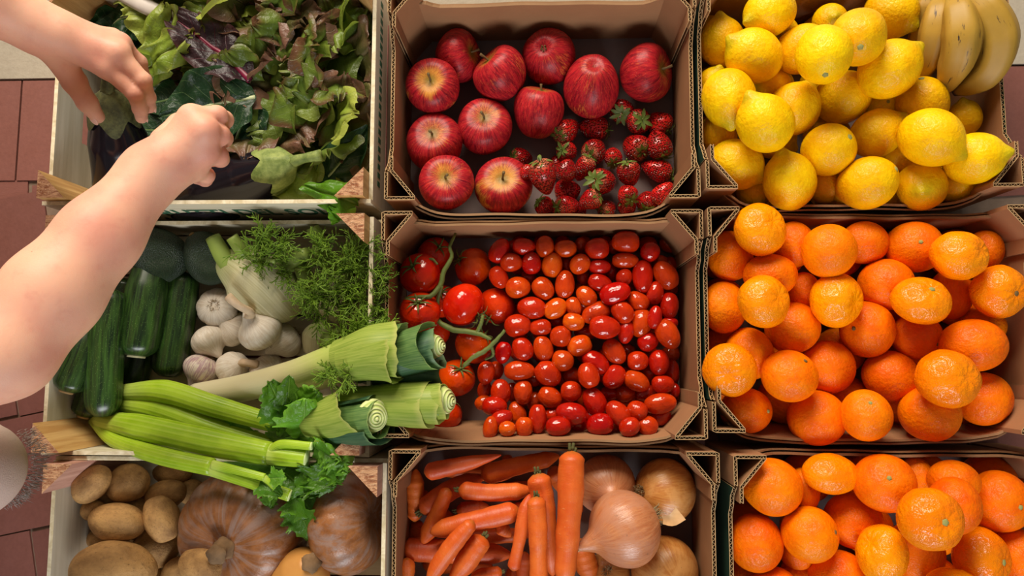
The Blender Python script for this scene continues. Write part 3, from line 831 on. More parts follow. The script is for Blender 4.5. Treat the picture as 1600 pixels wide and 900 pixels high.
def straw_mesh(seed, taper, elong):
    def fn(T, P):
        s = np.sin(T); q = np.stack([s * np.cos(P), s * np.sin(P), np.cos(T)], -1)
        rr = 1 + wob(q, seed, 2.6, .06)
        rho = s * (1 + taper * np.cos(T)) * rr; z = np.cos(T) * elong - .12 * np.exp(-(T / .35) ** 2)
        return (rho * np.cos(P) * 1.02, rho * np.sin(P) * .95, z)
    return ball(fn, 26, 34, M_STRAW)
S_MESH = [straw_mesh(1, .30, 1.15), straw_mesh(2, .22, 1.10), straw_mesh(3, .36, 1.2)]
def leaf_strip(pts, w, n=7, m=5, cup=.15, mat=None, shape=None):
    C = spline(pts, n); T, U, B = frames(C); t = np.linspace(0, 1, n)
    wv = (np.sin(np.pi * np.clip(t * .92 + .08, 0, 1)) ** .8 if shape is None else shape(t)) * w
    v = np.linspace(-1, 1, m)
    P = C[:, None] + B[:, None] * (wv[:, None] * v)[..., None] + U[:, None] * (cup * wv[:, None] * v ** 2)[..., None]
    return grid(P, False, mat=mat)
def calyx_mesh(seed, n=9, stem=.35):
    R_ = random.Random(seed); ms = []
    for k in range(n):
        a = k * 2 * math.pi / n + R_.uniform(-.2, .2); L = R_.uniform(.7, 1.05); up = R_.uniform(-.25, .35)
        d = Vector((math.cos(a), math.sin(a), 0))
        ms.append(leaf_strip([d * .04 + Vector((0, 0, 1.02)), d * L * .55 + Vector((0, 0, 1.06 + up * .5)), d * L + Vector((0, 0, .95 + up))], .16))
    ms.append(tube([(0, 0, .95), (.03, 0, 1.1), (.08, .03, 1.05 + stem)], [.07, .05, .06], 6, 7))
    return merge(ms, [M_CALYX])
C_MESH = [calyx_mesh(k) for k in range(4)]
GS = 'strawberries beside the apples'
STRAW = [ # x,y, half length, half width, calyx px, zmin, label
 (972, 173, 20, 19, (968, 184), .02, 'dusky strawberry under the tall apple, leaves toward the viewer'),
 (1037, 193, 21, 20, (1053, 208), .02, 'large strawberry in the right corner below the rosy apple'),
 (869, 257, 14, 13, None, .02, 'small strawberry bit between the leafy dark one and its neighbours'),
 (823, 270, 13, 12, None, .015, 'small strawberry low beside the yellow-streaked apple'),
 (887, 299, 22, 19, None, .02, 'dark strawberry low in the pile near the front wall'),
 (865, 328, 17, 13, None, .015, 'strawberry squeezed at the front wall between leafier ones'),
 (905, 335, 15, 12, None, .015, 'strawberry tip low at the front wall'),
 (928, 200, 25, 18, (953, 205), .02, 'dark strawberry lying sideways with its leaves to the right'),
 (887, 200, 26, 18, (869, 214), .02, 'glossy strawberry leaning on the speckled apple, tip up right'),
 (815, 247, 19, 16, (798, 247), .02, 'leftmost strawberry with leaves on its left side'),
 (997, 191, 20, 19, (1001, 192), .03, 'strawberry with a big star of green leaves on top'),
 (992, 229, 23, 20, (1004, 243), .025, 'strawberry with limp leaves below the leafy star'),
 (1027, 266, 26, 18, (1053, 276), .025, 'dark red strawberry at the right wall, leaves to the right'),
 (887, 237, 19, 16, (876, 237), .03, 'strawberry with curled green leaves on its left, upper pile'),
 (930, 235, 22, 19, (917, 247), .03, 'strawberry with pale shoulder near the pile middle'),
 (958, 244, 17, 14, (958, 259), .03, 'small pointed strawberry with tip up in the middle'),
 (852, 323, 16, 15, (840, 314), .02, 'strawberry by the front wall right of the yellow apple'),
 (950, 326, 17, 14, (938, 332), .025, 'orange-red strawberry at the front wall with leaf on its left'),
 (980, 326, 18, 14, (975, 314), .025, 'pale red strawberry touching the front rim'),
 (1012, 314, 18, 17, (1008, 330), .025, 'strawberry with tip up near the front right'),
 (1036, 302, 20, 16, None, .03, 'round strawberry in the front right corner of the box'),
 (1037, 226, 24, 20, (1044, 250), .035, 'bright conical strawberry pointing up at the right wall'),
 (980, 303, 17, 16, (986, 316), .035, 'strawberry with seeds and leaves toward the lower right'),
 (912, 264, 21, 15, (921, 247), .04, 'slim strawberry with leaves at its top right'),
 (943, 285, 27, 21, (925, 283), .04, 'wrinkled overripe strawberry with a bruised face'),
 (887, 325, 23, 16, (867, 329), .04, 'strawberry at the front wall with leaves on its left'),
 (921, 313, 19, 16, (935, 306), .045, 'shiny strawberry with leaves on its right, front row'),
 (983, 272, 21, 18, (977, 253), .045, 'strawberry hanging tip down with leaves on top'),
 (885, 266, 19, 17, None, .055, 'brightest leafless strawberry in the middle of the pile'),
 (850, 277, 29, 21, (842, 252), .045, 'long dark strawberry with broad leaf at its top'),
]
for k, (x, y, hl, hw, cx, zm, lb) in enumerate(STRAW):
    p, sx, sy = PA.place(x, y, hl, hw, zm, .82, rz=hw)
    L, Wd = sx, sy
    t = thing('strawberry', lb, 'strawberry', GS, p)
    if cx is not None:
        dx, dy = cx[0] - x, cx[1] - y; n_ = max(math.hypot(dx, dy), 1e-3); q = min(1, n_ / (hl * 1.0))
        ax = CR @ Vector((dx / n_ * q, -dy / n_ * q, math.sqrt(max(0, 1 - q * q)) + .12))
    else: ax = Vector((math.cos(k * 2.4), math.sin(k * 2.4), -.35))
    rot = align(ax, k * 2.1); sc = (Wd, Wd, L / 1.15)
    obj('fruit', S_MESH[k % 3], t, (0, 0, 0), rot, sc)
    if cx is not None: obj('calyx', C_MESH[k % 4], t, (0, 0, 0), rot, (Wd, Wd, L / 1.15))

# ------------------------------------------------------------------ tomatoes
def m_tom(name, a, b, rough=.13):
    t = NT(name); o = t.coord('Object'); r = t.rand()
    nz = t.noise(o, 1.1, 2, .5, w=t.math('MULTIPLY', r, 30)); c = t.mix(t.fr(nz, .3, .75), a, b)
    c = t.hsv(c, t.math('ADD', t.math('MULTIPLY', r, .014), .498), 1.0, t.math('ADD', t.math('MULTIPLY', r, .22), .85))
    t.bump(t.noise(o, 1.8, 2), .10, .06)
    return t.fin(c, rough, .5, .1, (.3, .06, .03))
M_CHER = m_tom('cherry_tomato_skin', srgb(176, 14, 6), srgb(204, 32, 8))
M_CHERO = m_tom('orange_cherry_tomato_skin', srgb(200, 40, 6), srgb(222, 72, 10))
M_TOM = m_tom('vine_tomato_skin', srgb(214, 30, 4), srgb(232, 54, 8), .16)
M_VINE = plain('tomato_vine', srgb(92, 104, 44), .6, 200, .35)
def cherry_mesh(seed, mat):
    def fn(T, P):
        s = np.sin(T); q = np.stack([s * np.cos(P), s * np.sin(P), np.cos(T)], -1); rr = 1 + wob(q, seed, 2.2, .03)
        rho = s ** .9 * rr * (1 + .05 * np.cos(T) + .012 * np.cos(3 * P)); z = np.cos(T) - .05 * np.exp(-(T / .25) ** 2)
        return (rho * np.cos(P), rho * np.sin(P), z)
    return ball(fn, 18, 24, mat)
CH = [cherry_mesh(k, M_CHER) for k in range(4)] + [cherry_mesh(9 + k, M_CHERO) for k in range(2)]
PB = Pile(-.196, .1885, -.098, .176, .007)
GT = 'cherry tomatoes in the middle cardboard box'
K8 = .2375
a8 = [(128,178,85,60,60),(288,150,75,55,0),(428,150,70,60,90),(563,163,72,55,0),(770,163,78,68,0),(958,120,88,72,0),(1118,185,65,60,60),(205,255,70,60,0),(338,258,72,62,90),(475,270,80,65,80,'o'),(657,265,70,60,45,'o'),(788,283,70,48,0),(955,240,85,50,0),(1070,345,105,65,90),(1222,338,98,72,-60),(125,350,75,58,-60),(250,418,80,68,0,'o'),(415,425,78,65,-50),(557,398,90,62,85),(790,390,80,55,-20),(948,350,55,50,60),(700,475,72,58,-40,'o'),(888,458,100,70,20),(1040,508,75,60,-35),(1150,455,75,55,80),(1246,538,85,58,90),(340,553,92,70,-10),(495,557,80,62,35,'o'),(615,545,65,48,-70),(765,585,95,65,25),(935,580,80,65,-45),(1060,652,92,72,80),(1150,615,75,45,80),(248,668,86,72,15),(398,680,70,55,0),(615,643,70,58,-10,'o'),(820,680,100,72,-5),(530,740,68,68,0),(960,710,75,50,80),(1250,650,50,40,0),(1235,725,100,70,-60)]
d8 = [(665,135,45,35,90),(320,350,50,40,-30),(680,350,40,50,0),(510,640,50,45,0),(690,715,70,45,-10),(870,310,40,60,0),(570,270,35,45,0),(1185,250,50,45,0),(210,150,40,40,0),(880,150,40,45,0)]
b8 = [(655,128,80,68,20,'o'),(280,148,78,65,-60),(415,145,82,62,-75),(152,172,70,50,80),(545,225,70,68,0),(760,235,95,65,-35),(885,165,88,65,-55),(1105,100,68,60,30),(1038,228,68,62,0),(1178,237,82,65,90),(258,293,98,62,0),(447,312,90,75,-40),(40,305,75,55,80),(713,323,82,68,-70),(880,330,82,68,50),(1030,360,85,62,-30),(1203,380,72,58,0),(135,430,80,65,90),(285,433,78,60,90),(460,465,80,65,-30),(600,428,68,66,0),(755,495,95,72,-60),(1185,508,102,65,8),(95,525,80,58,0),(600,573,98,70,-8),(912,572,92,66,-45),(1035,553,66,62,-30),(380,607,92,56,90),(143,603,72,50,20),(68,665,72,48,80),(180,697,55,48,0,'o'),(290,678,65,55,90,'o'),(515,682,80,62,0),(790,675,88,70,8),(985,685,68,62,30),(1100,660,70,62,-20)]
e8 = [(955,440,65,60,0),(245,570,75,55,-70),(650,690,60,55,90),(1190,600,70,50,20),(1110,300,60,50,0),(605,320,60,50,0),(480,580,50,45,0),(1090,440,70,50,20),(850,440,60,45,0),(355,490,60,45,70),(30,420,60,45,80),(105,290,60,50,80),(1270,290,70,45,90),(210,430,60,35,90),(350,350,50,45,0),(430,710,70,35,0),(890,700,45,35,80),(735,590,50,45,0),(1280,420,45,35,90),(20,500,55,45,30)]
CHERRY = [(750 + q[0] * K8, 350 + q[1] * K8, q[2] * K8, q[3] * K8, q[4], 0, '') for q in d8] + [(750 + q[0] * K8, 510 + q[1] * K8, q[2] * K8, q[3] * K8, q[4], 0, '') for q in e8] \
  + [(750 + q[0] * K8, 350 + q[1] * K8, q[2] * K8, q[3] * K8, q[4], 1, q[5] if len(q) > 5 else '') for q in a8] + [(750 + q[0] * K8, 510 + q[1] * K8, q[2] * K8, q[3] * K8, q[4], 1, q[5] if len(q) > 5 else '') for q in b8]

# vine tomatoes first (they lie lowest at the left)
VT = {1: (651, 427, 34, 33, .03, (640, 415)), 2: (681, 398, 28, 27, .02, (690, 385)), 3: (739, 417, 29, 31, .03, (716, 405)), 4: (724, 476, 34, 35, .06, (752, 500)),
      5: (775, 478, 27, 33, .035, (762, 500)), 6: (645, 487, 35, 30, .03, (645, 470)), 7: (688, 470, 24, 32, .02, (690, 455)), 8: (740, 540, 31, 29, .025, (760, 520)),
      9: (714, 590, 27, 33, .03, (722, 572)), 10: (693, 660, 31, 28, .03, (706, 635)), 11: (682, 520, 22, 20, .02, None), 12: (638, 664, 22, 18, .02, None)}
def vt_mesh(seed):
    def fn(T, P):
        s = np.sin(T); q = np.stack([s * np.cos(P), s * np.sin(P), np.cos(T)], -1); rr = 1 + wob(q, seed, 2.2, .03)
        lob = 1 + .02 * np.cos(4 * P + seed)
        return (s * np.cos(P) * rr * lob, s * np.sin(P) * rr * lob, np.cos(T) * .90 - .10 * np.exp(-(T / .3) ** 2))
    return ball(fn, 26, 36, M_TOM)
VM = [vt_mesh(k) for k in range(3)]
def star_mesh(seed):
    R_ = random.Random(seed); ms = []
    for k in range(6):
        a = k * 1.047 + R_.uniform(-.25, .25); L = R_.uniform(.45, .75); d = Vector((math.cos(a), math.sin(a), 0)); up = R_.uniform(.0, .25)
        ms.append(tube([d * .03 + Vector((0, 0, .82)), d * L * .6 + Vector((0, 0, .86 + up)), d * L + Vector((0, 0, .74 + up))], [.06, .05, .01], 6, 6, None, .5))
    ms.append(tube([(0, 0, .78), (.02, .02, 1.0)], [.09, .06], 4, 7))
    return merge(ms, [M_VINE])
SM = [star_mesh(k) for k in range(3)]
trA = thing('tomato_truss', 'cluster of red vine tomatoes still on their green stem, left side of box', 'tomatoes', None, W(690, 460, .02))
trB = thing('tomato_truss', 'pair of vine tomatoes on a green stalk below the larger cluster', 'tomatoes', None, W(728, 565, .02))
VPOS = {}
for k in (2, 7, 11, 12, 8, 1, 3, 6, 5, 9, 10, 4):
    x, y, rx, ry, zm, f = VT[k]
    p, sx, sy = PB.place(x, y, rx, ry, zm, .92); VPOS[k] = p
    par = trB if k in (8, 9) else trA
    if k in (10, 11, 12):
        par = thing('tomato', {10: 'round red tomato half under the leek end in the front left corner', 11: 'dark red tomato glimpsed above the leek leaves', 12: 'tomato mostly hidden under the lower leek leaf'}[k], 'tomato', 'loose round tomatoes', p); loc = Vector((0, 0, 0))
    else: loc = p - par.location
    rot = align(axis_from(x, y, f[0], f[1], .5 * (rx + ry)) if f else Vector((.3, .2, -1)), k)
    sc = (sx, (sx * sy) ** .5, sy) if False else ((sx * sy) ** .5,) * 3
    o = obj('tomato' if par in (trA, trB) else 'fruit', VM[k % 3], par, loc, rot, sc)
    if f: obj('calyx', SM[k % 3], o if par in (trA, trB) else par, (0, 0, 0), None if par in (trA, trB) else rot, (1, 1, 1) if par in (trA, trB) else sc)
def vine(par, pts, r):
    P = [W(x, y, z) - par.location for x, y, z in pts]
    obj('stem', tube(P, r, 22, 9, lambda ph, t: 1 + .12 * np.sin(t * 40 + ph), 1, M_VINE, seed=3, wb=.0004, wf=200), par)
vine(trA, [(712, 365, .075), (703, 385, .085), (706, 402, .085), (694, 422, .085), (688, 446, .085), (672, 463, .088), (650, 464, .088), (634, 466, .085)], [.0018, .0022, .003, .0034, .0034, .003, .0022, .0018])
vine(trA, [(690, 446, .085), (684, 470, .075), (683, 498, .07), (706, 514, .075), (743, 520, .08), (768, 530, .085)], [.003, .0028, .003, .0036, .0034, .0018])
vine(trA, [(745, 520, .08), (752, 505, .085), (755, 492, .085)], [.003, .0025, .002])
vine(trA, [(684, 413, .086), (676, 405, .085), (666, 406, .082)], [.002, .0018, .0015])
vine(trB, [(789, 516, .085), (775, 532, .085), (758, 548, .085), (740, 558, .085), (724, 572, .08)], [.0022, .003, .0032, .0032, .0024])
vine(trB, [(768, 541, .085), (770, 555, .078), (758, 562, .075)], [.0024, .002, .0014])

def cher_label(x, y, ang, kd, dk):
    reg = 'by the back wall' if y < 408 else ('by the front wall' if y > 655 else ('by the right wall' if x > 1020 else ('beside the vine tomatoes' if x < 830 else ('in the upper middle' if y < 520 else 'in the lower middle'))))
    if dk == 0: return 'half buried dark cherry tomato ' + reg
    a = abs(ang) % 180
    ori = 'lying sideways' if a < 22 else ('standing lengthwise' if a > 68 else ('slanting down right' if ang < 0 else 'slanting up right'))
    return f"{'orange-red' if kd == 'o' else 'red'} cherry tomato {ori} {reg}"
LABS = {}
for k, q in enumerate(CHERRY): LABS.setdefault(cher_label(q[0], q[1], q[4], q[6], q[5]), []).append((q[0], k))
CLAB = {}
for lb, ls in LABS.items():
    ls.sort()
    for i_, (_, k) in enumerate(ls): CLAB[k] = lb if len(ls) == 1 else lb + ', ' + (['leftmost of them', 'second from the left', 'third from the left', 'fourth from the left', 'fifth from the left', 'sixth from the left', 'seventh from the left', 'eighth from the left'][min(i_, 7)] if i_ < len(ls) - 1 else 'rightmost of them')
base = PB.base(13, 9, .0135, .5, 8)
for k, p in enumerate(base):
    if p.x < -.06: continue
    o = obj('cherry_tomato', CH[k % 4], None, p, align((math.cos(k * 1.7), math.sin(k * 1.7), .2)), (.0115, .0115, .0135))
    tag(o, base_label('cherry tomato', k, 9, 'in its box'), 'tomato', GT)
for k, (x, y, hl, hw, ang, dk, kd) in enumerate(CHERRY):
    hl *= 1.06; hw *= 1.06; p, sx, sy = PB.place(x, y, hl, hw, (.082 if y > 640 else .062) if dk else (.058 if y > 640 else .042), .78, rz=hw)
    a = math.radians(ang); R_ = random.Random(k)
    tilt = 0.45 * max(0, 1.25 - hl / hw) * 2
    ax = Vector((math.cos(a), math.sin(a), R_.uniform(-.12, .12) + tilt))
    if R_.random() < .5: ax = -ax
    o = obj('cherry_tomato', CH[(4 + k % 2) if kd == 'o' else k % 4], None, p, align(ax, k), (sy, sy, sx))
    tag(o, CLAB[k] if (x, y) != (750 + 790 * K8, 350 + 390 * K8) else 'cherry tomato with a pale mouldy tip in the upper middle', 'tomato', GT)

# ------------------------------------------------------------------ carrots
def m_carrot():
    t = NT('carrot_skin'); uv = t.coord('UV'); o = t.coord('Object'); u, v, _ = t.sep(uv); r = t.rand()
    rings = t.noise(t.comb(t.math('MULTIPLY', v, 26.0), t.math('MULTIPLY', t.math('SINE', t.math('MULTIPLY', u, 6.2832)), .8), r), 1.6, 4, .7)
    nz = t.noise(o, 22, 4, .6)
    c = t.mix(t.fr(nz, .3, .7), srgb(206, 84, 22), srgb(226, 112, 40)); c = t.hsv(c, t.math('ADD', t.math('MULTIPLY', r, .012), .492), 1.0, t.math('ADD', t.math('MULTIPLY', r, .25), .82))
    c = t.mix(t.math('MULTIPLY', t.fr(rings, .62, .72), .5), c, srgb(236, 160, 96)); c = t.mix(t.math('MULTIPLY', t.fr(rings, .36, .28), .35), c, srgb(150, 62, 22))
    c = t.mix(t.math('MULTIPLY', t.fr(v, .05, .0), .35), c, srgb(120, 110, 40))
    t.bump(rings, .35, .002); return t.fin(c, .42, .45, .1, (.006, .002, .0008))
M_CARROT = m_carrot(); M_CROWN = plain('carrot_crown', srgb(86, 84, 44), .8, 300, .5)
GC = 'carrots in the bottom middle box'
def carrot(pts, w0, w1, label, crown=True, blunt=.35):
    """pts px/z from crown to tip; widths px"""
    P = [W(*q) for q in pts]; base = P[0].copy(); base.z = min(p.z for p in P)
    t = thing('carrot', label, 'carrot', GC, base); s = S(*pts[0])
    L = sum((P[i + 1] - P[i]).length for i in range(len(P) - 1)); r0, r1 = w0 / 2 * s, w1 / 2 * s
    rad = lambda q: (r0 + (r1 - r0) * q ** 1.1) * np.minimum(1, np.sqrt(np.clip(q * L / (r0 * .75), .03, 1))) * np.minimum(1, np.clip((1 - q) * L / (r1 * (1.6 if blunt < .5 else 5)), .02, 1) ** .55)
    sd = int(pts[0][0] * 7 + pts[0][1])
    me = tube([p - base for p in P], rad, 40, 18, lambda ph, q: 1 + .018 * np.sin(q * 38 + sd) + .03 * np.cos(2 * ph + sd), 1, M_CARROT, seed=sd, wb=.0009, wf=90)
    obj('root', me, t)
    if crown:
        d = (P[0] - P[1]).normalized(); ms = []
        for k in range(5):
            o_ = Vector((math.cos(k * 1.26), math.sin(k * 1.26), .3)) * r0 * .18
            ms.append(tube([P[0] - base - d * r0 * .1 + o_, P[0] - base + d * r0 * (.22 + .08 * k % .2) + o_ * 1.4], [r0 * .16, r0 * .10], 4, 6, None, 1, M_CROWN))
        obj('crown', merge(ms, [M_CROWN]), t)
for k, (xa, ya, xb, yb) in enumerate([(690, 730, 800, 745), (760, 770, 860, 760), (650, 770, 720, 830), (720, 840, 830, 835), (660, 880, 770, 885), (800, 790, 870, 840), (790, 900, 880, 890), (860, 730, 910, 800)]):
    carrot([(xa, ya, .022), (xb, yb, .022)], 30, 20, ['shadowed carrot under the pointed one at the back', 'dark carrot under the middle of the pile', 'dark carrot at the left under the greenish-shouldered one', 'dark carrot beneath the long horizontal one', 'carrot low in the pile near the bottom left', 'carrot in the shade left of the biggest one', 'carrot low at the bottom edge in the middle', 'dark carrot at the back under the biggest one'][k], False)
carrot([(655, 813, .03), (645, 852, .03)], 24, 18, 'shadowed carrot deep at the left wall', False)
carrot([(713, 798, .04), (765, 792, .035)], 24, 22, 'short visible carrot piece beneath the green-topped horizontal one', True)
carrot([(628, 857, .058), (700, 862, .055), (800, 867, .05)], 36, 36, 'thick pale carrot lying across the lower left', False)
carrot([(648, 815, .055), (650, 733, .055)], 23, 26, 'upright dark carrot along the left cardboard wall', False)
carrot([(788, 712, .045), (800, 730, .04)], 18, 14, 'small carrot stub by the back wall', False)
carrot([(657, 800, .065), (700, 768, .06), (756, 744, .05)], 34, 30, 'carrot with a greenish shoulder slanting up from the left', True)
carrot([(752, 744, .060), (810, 728, .06), (874, 712, .05)], 34, 26, 'carrot running right along the back wall', False)
carrot([(636, 872, .075), (636, 915, .07)], 25, 24, 'blunt carrot end at the lower left corner', False)
carrot([(820, 862, .04), (815, 915, .04)], 26, 22, 'carrot in shadow beneath the upright ones', False)
carrot([(905, 842, .05), (925, 915, .05)], 36, 34, 'carrot sticking out under the big onion', False)
carrot([(663, 738, .085), (720, 727, .088), (783, 711, .085)], 28, 19, 'carrot with pointed tip lying at the back left', False, .9)
carrot([(700, 763, .085), (684, 800, .075), (660, 850, .065)], 24, 26, 'carrot pointing up beside the greenish-shouldered one', False)
carrot([(716, 765, .090), (770, 770, .088), (832, 766, .08)], 27, 27, 'horizontal carrot with green crown in the upper middle', True)
carrot([(785, 893, .07), (735, 902, .065)], 18, 24, 'small carrot with dark crown at the bottom edge', True)
carrot([(778, 817, .085), (798, 838, .075)], 26, 28, 'short stubby carrot tip in the centre', False)
carrot([(812, 797, .095), (740, 815, .095), (672, 832, .092)], 33, 28, 'long carrot lying across the middle, tip to the left', False)
carrot([(840, 739, .105), (852, 800, .10), (864, 900, .085)], 37, 26, 'carrot with dark crown left of the biggest one', True)
carrot([(757, 838, .100), (738, 865, .10), (703, 912, .095)], 34, 36, 'carrot with blackened crown slanting to the lower left', True)
carrot([(740, 814, .118), (705, 855, .115), (668, 910, .105)], 24, 32, 'slim carrot slanting across the pile in front', False)
carrot([(802, 892, .110), (812, 840, .112), (828, 772, .105)], 22, 20, 'slender curved carrot left of the upright crowned one', False)
carrot([(838, 775, .128), (841, 840, .125), (842, 925, .115)], 31, 29, 'upright carrot with small crown facing away in the middle', True)
carrot([(894, 704, .128), (891, 790, .130), (881, 925, .12)], 45, 34, 'biggest bright carrot standing over the back rim', True)

# ------------------------------------------------------------------ onions
def m_onion(name, a, b, c3):
    t = NT(name); o = t.coord('Object'); r = t.rand(); x, y, z = t.sep(o); w = t.math('MULTIPLY', r, 30)
    ln = t.math('SQRT', t.math('ADD', t.math('MULTIPLY', x, x), t.math('ADD', t.math('MULTIPLY', y, y), .01)))
    d = t.comb(t.math('DIVIDE', x, ln), t.math('DIVIDE', y, ln), t.math('MULTIPLY', z, .15))
    st = t.noise(d, 14, 4, .65, w=w); big = t.noise(o, 1.3, 4, .65, w=w, dist=.4)
    c = t.mix(t.fr(st, .3, .7), a, b); c = t.mix(t.math('MULTIPLY', t.fr(big, .45, .62), .75), c, c3)
    sp = t.noise(o, 5, 5, .8, w=w); c = t.mix(t.math('MULTIPLY', t.fr(sp, .60, .68), .55), c, srgb(96, 80, 66))
    t.bump(st, .12, .03); return t.fin(c, .32, .5, .05, (.1, .05, .02))
M_ON1 = m_onion('golden_onion_skin', srgb(176, 104, 44), srgb(204, 142, 74), srgb(214, 156, 92))
M_ON2 = m_onion('copper_onion_skin', srgb(176, 104, 64), srgb(202, 136, 92), srgb(188, 130, 100))
M_DRY = plain('dry_onion_tip', srgb(190, 150, 104), .7, 100, .4); M_ROOT = plain('dry_roots', srgb(150, 128, 92), .85, 300, .4)
def onion_mesh(seed, mat, neck=.5):
    def fn(T, P):
        s = np.sin(T); q = np.stack([s * np.cos(P), s * np.sin(P), np.cos(T)], -1); rr = 1 + wob(q, seed, 2.2, .03)
        z = np.cos(T) * .95 + neck * np.exp(-(T / .21) ** 2) + .06 * np.exp(-((math.pi - T) / .2) ** 2)
        return (s * np.cos(P) * rr, s * np.sin(P) * rr, z)
    return ball(fn, 34, 44, mat)
def tuft(n, r, L, mat, seed=0, z0=-.92, sp=.8, th=.012):
    R_ = random.Random(seed); ms = []
    for k in range(n):
        a = R_.uniform(0, 6.28); q = r * R_.random() ** .5; e = Vector((math.cos(a) * q, math.sin(a) * q, z0))
        f = e + Vector((math.cos(a) * sp * R_.uniform(.2, 1) * L, math.sin(a) * sp * R_.uniform(.2, 1) * L, -L * R_.uniform(.3, 1)))
        ms.append(tube([e + Vector((0, 0, .06)), (e + f) / 2 + Vector((R_.uniform(-.05, .05), R_.uniform(-.05, .05), 0)), f], [th, th, th * .4], 5, 4))
    return merge(ms, [mat])
ONT = tuft(46, .16, .28, M_ROOT, 1); GO = 'onions in the bottom middle box'
ONTIP = merge([tube([(.05 * math.cos(a), .05 * math.sin(a), 1.2), (.07 * math.cos(a), .07 * math.sin(a), 1.38), (.12 * math.cos(a + .4), .12 * math.sin(a + .4), 1.55)], [.09, .06, .03], 6, 6, None, .5) for a in (0, 1.6, 3.1, 4.6)], [M_DRY])
PC = Pile(-.18, .20, -.38, -.116, .007)
for k, (x, y, r, f, mat, zm, nk, lb) in enumerate([
    (952, 893, 32, None, M_ON1, .0, .4, 'onion barely showing under the biggest onion at the bottom'),
    (947, 757, 47, (952, 763), M_ON2, .02, .35, 'dull copper onion with dry tip facing up, by the big carrot'),
    (1038, 766, 49, ('r', 994, 764), M_ON1, .02, .4, 'shiny golden onion with hairy root to the left'),
    (1042, 890, 52, ('r', 1056, 899), M_ON1, .02, .4, 'pale golden onion at the bottom with its root facing up'),
    (976, 826, 59, (905, 848), M_ON2, .075, .55, 'biggest onion on top, its dry tip pointing left')]):
    p, sx, sy = PC.place(x, y, r, r, zm, .86)
    t = thing('onion', lb, 'onion', GO, p)
    ax = Vector((.2, -.3, -1)) if f is None else (-axis_from(x, y, f[1], f[2], r) if f[0] == 'r' else axis_from(x, y, f[0], f[1], r * 1.15))
    rot = align(ax, k); sc = (sx, sx, sx * (1.0 if k < 4 else .98))
    obj('bulb', onion_mesh(k, mat, nk), t, (0, 0, 0), rot, sc)
    obj('roots', ONT, t, (0, 0, 0), rot, sc); obj('dry_tip', ONTIP, t, (0, 0, -sx * (.55 - nk) * .0), rot, (sc[0], sc[1], sc[2] * (.95 + nk) / 1.45))
    if k == 4:
        b_ = W(1036, 812, p.z + .012) - p
        fl_ = leaf_strip([b_, b_ + Vector((.010, .002, .010)), b_ + Vector((.020, .010, .012))], .009, 8, 7, .35, plain('papery_skin', srgb(206, 164, 116), .5, 90, .3), lambda q: .55 + .45 * q)
        obj('loose_skin', fl_, t)

# ------------------------------------------------------------------ potatoes and pumpkins (bottom left crate)
def m_potato():
    t = NT('potato_skin'); o = t.coord('Object'); r = t.rand(); w = t.math('MULTIPLY', r, 30)
    a = t.noise(o, 1.4, 4, .6, w=w); b = t.noise(o, 9, 4, .7, w=w); sp = t.vor(o, 4.5)
    c = t.mix(t.fr(a, .3, .7), srgb(152, 112, 66), srgb(204, 158, 98)); c = t.mix(t.math('MULTIPLY', t.fr(b, .52, .72), .6), c, srgb(116, 84, 54))
    c = t.mix(t.math('MULTIPLY', t.fr(sp, .10, .04), .7), c, srgb(80, 54, 34))
    t.bump(t.math('ADD', b, t.math('MULTIPLY', t.fr(sp, .0, .2), 1.0)), .3, .03); return t.fin(c, .6, .35)
M_POT = m_potato()
def potato_mesh(seed):
    def fn(T, P):
        s = np.sin(T); q = np.stack([s * np.cos(P), s * np.sin(P), np.cos(T)], -1); rr = 1 + wob(q, seed, 2.2, .07) + wob(q, seed + 5, 5.5, .02)
        return (s ** .92 * np.cos(P) * rr, s ** .92 * np.sin(P) * rr, np.cos(T) * rr)
    return ball(fn, 26, 34, M_POT)
PO = [potato_mesh(k) for k in range(5)]
PL3 = Pile(-.610, -.200, -.41, -.130, .010)
PL3.it.append((W(378, 832, .09), .080)); PL3.it.append((W(548, 812, .09), .062))
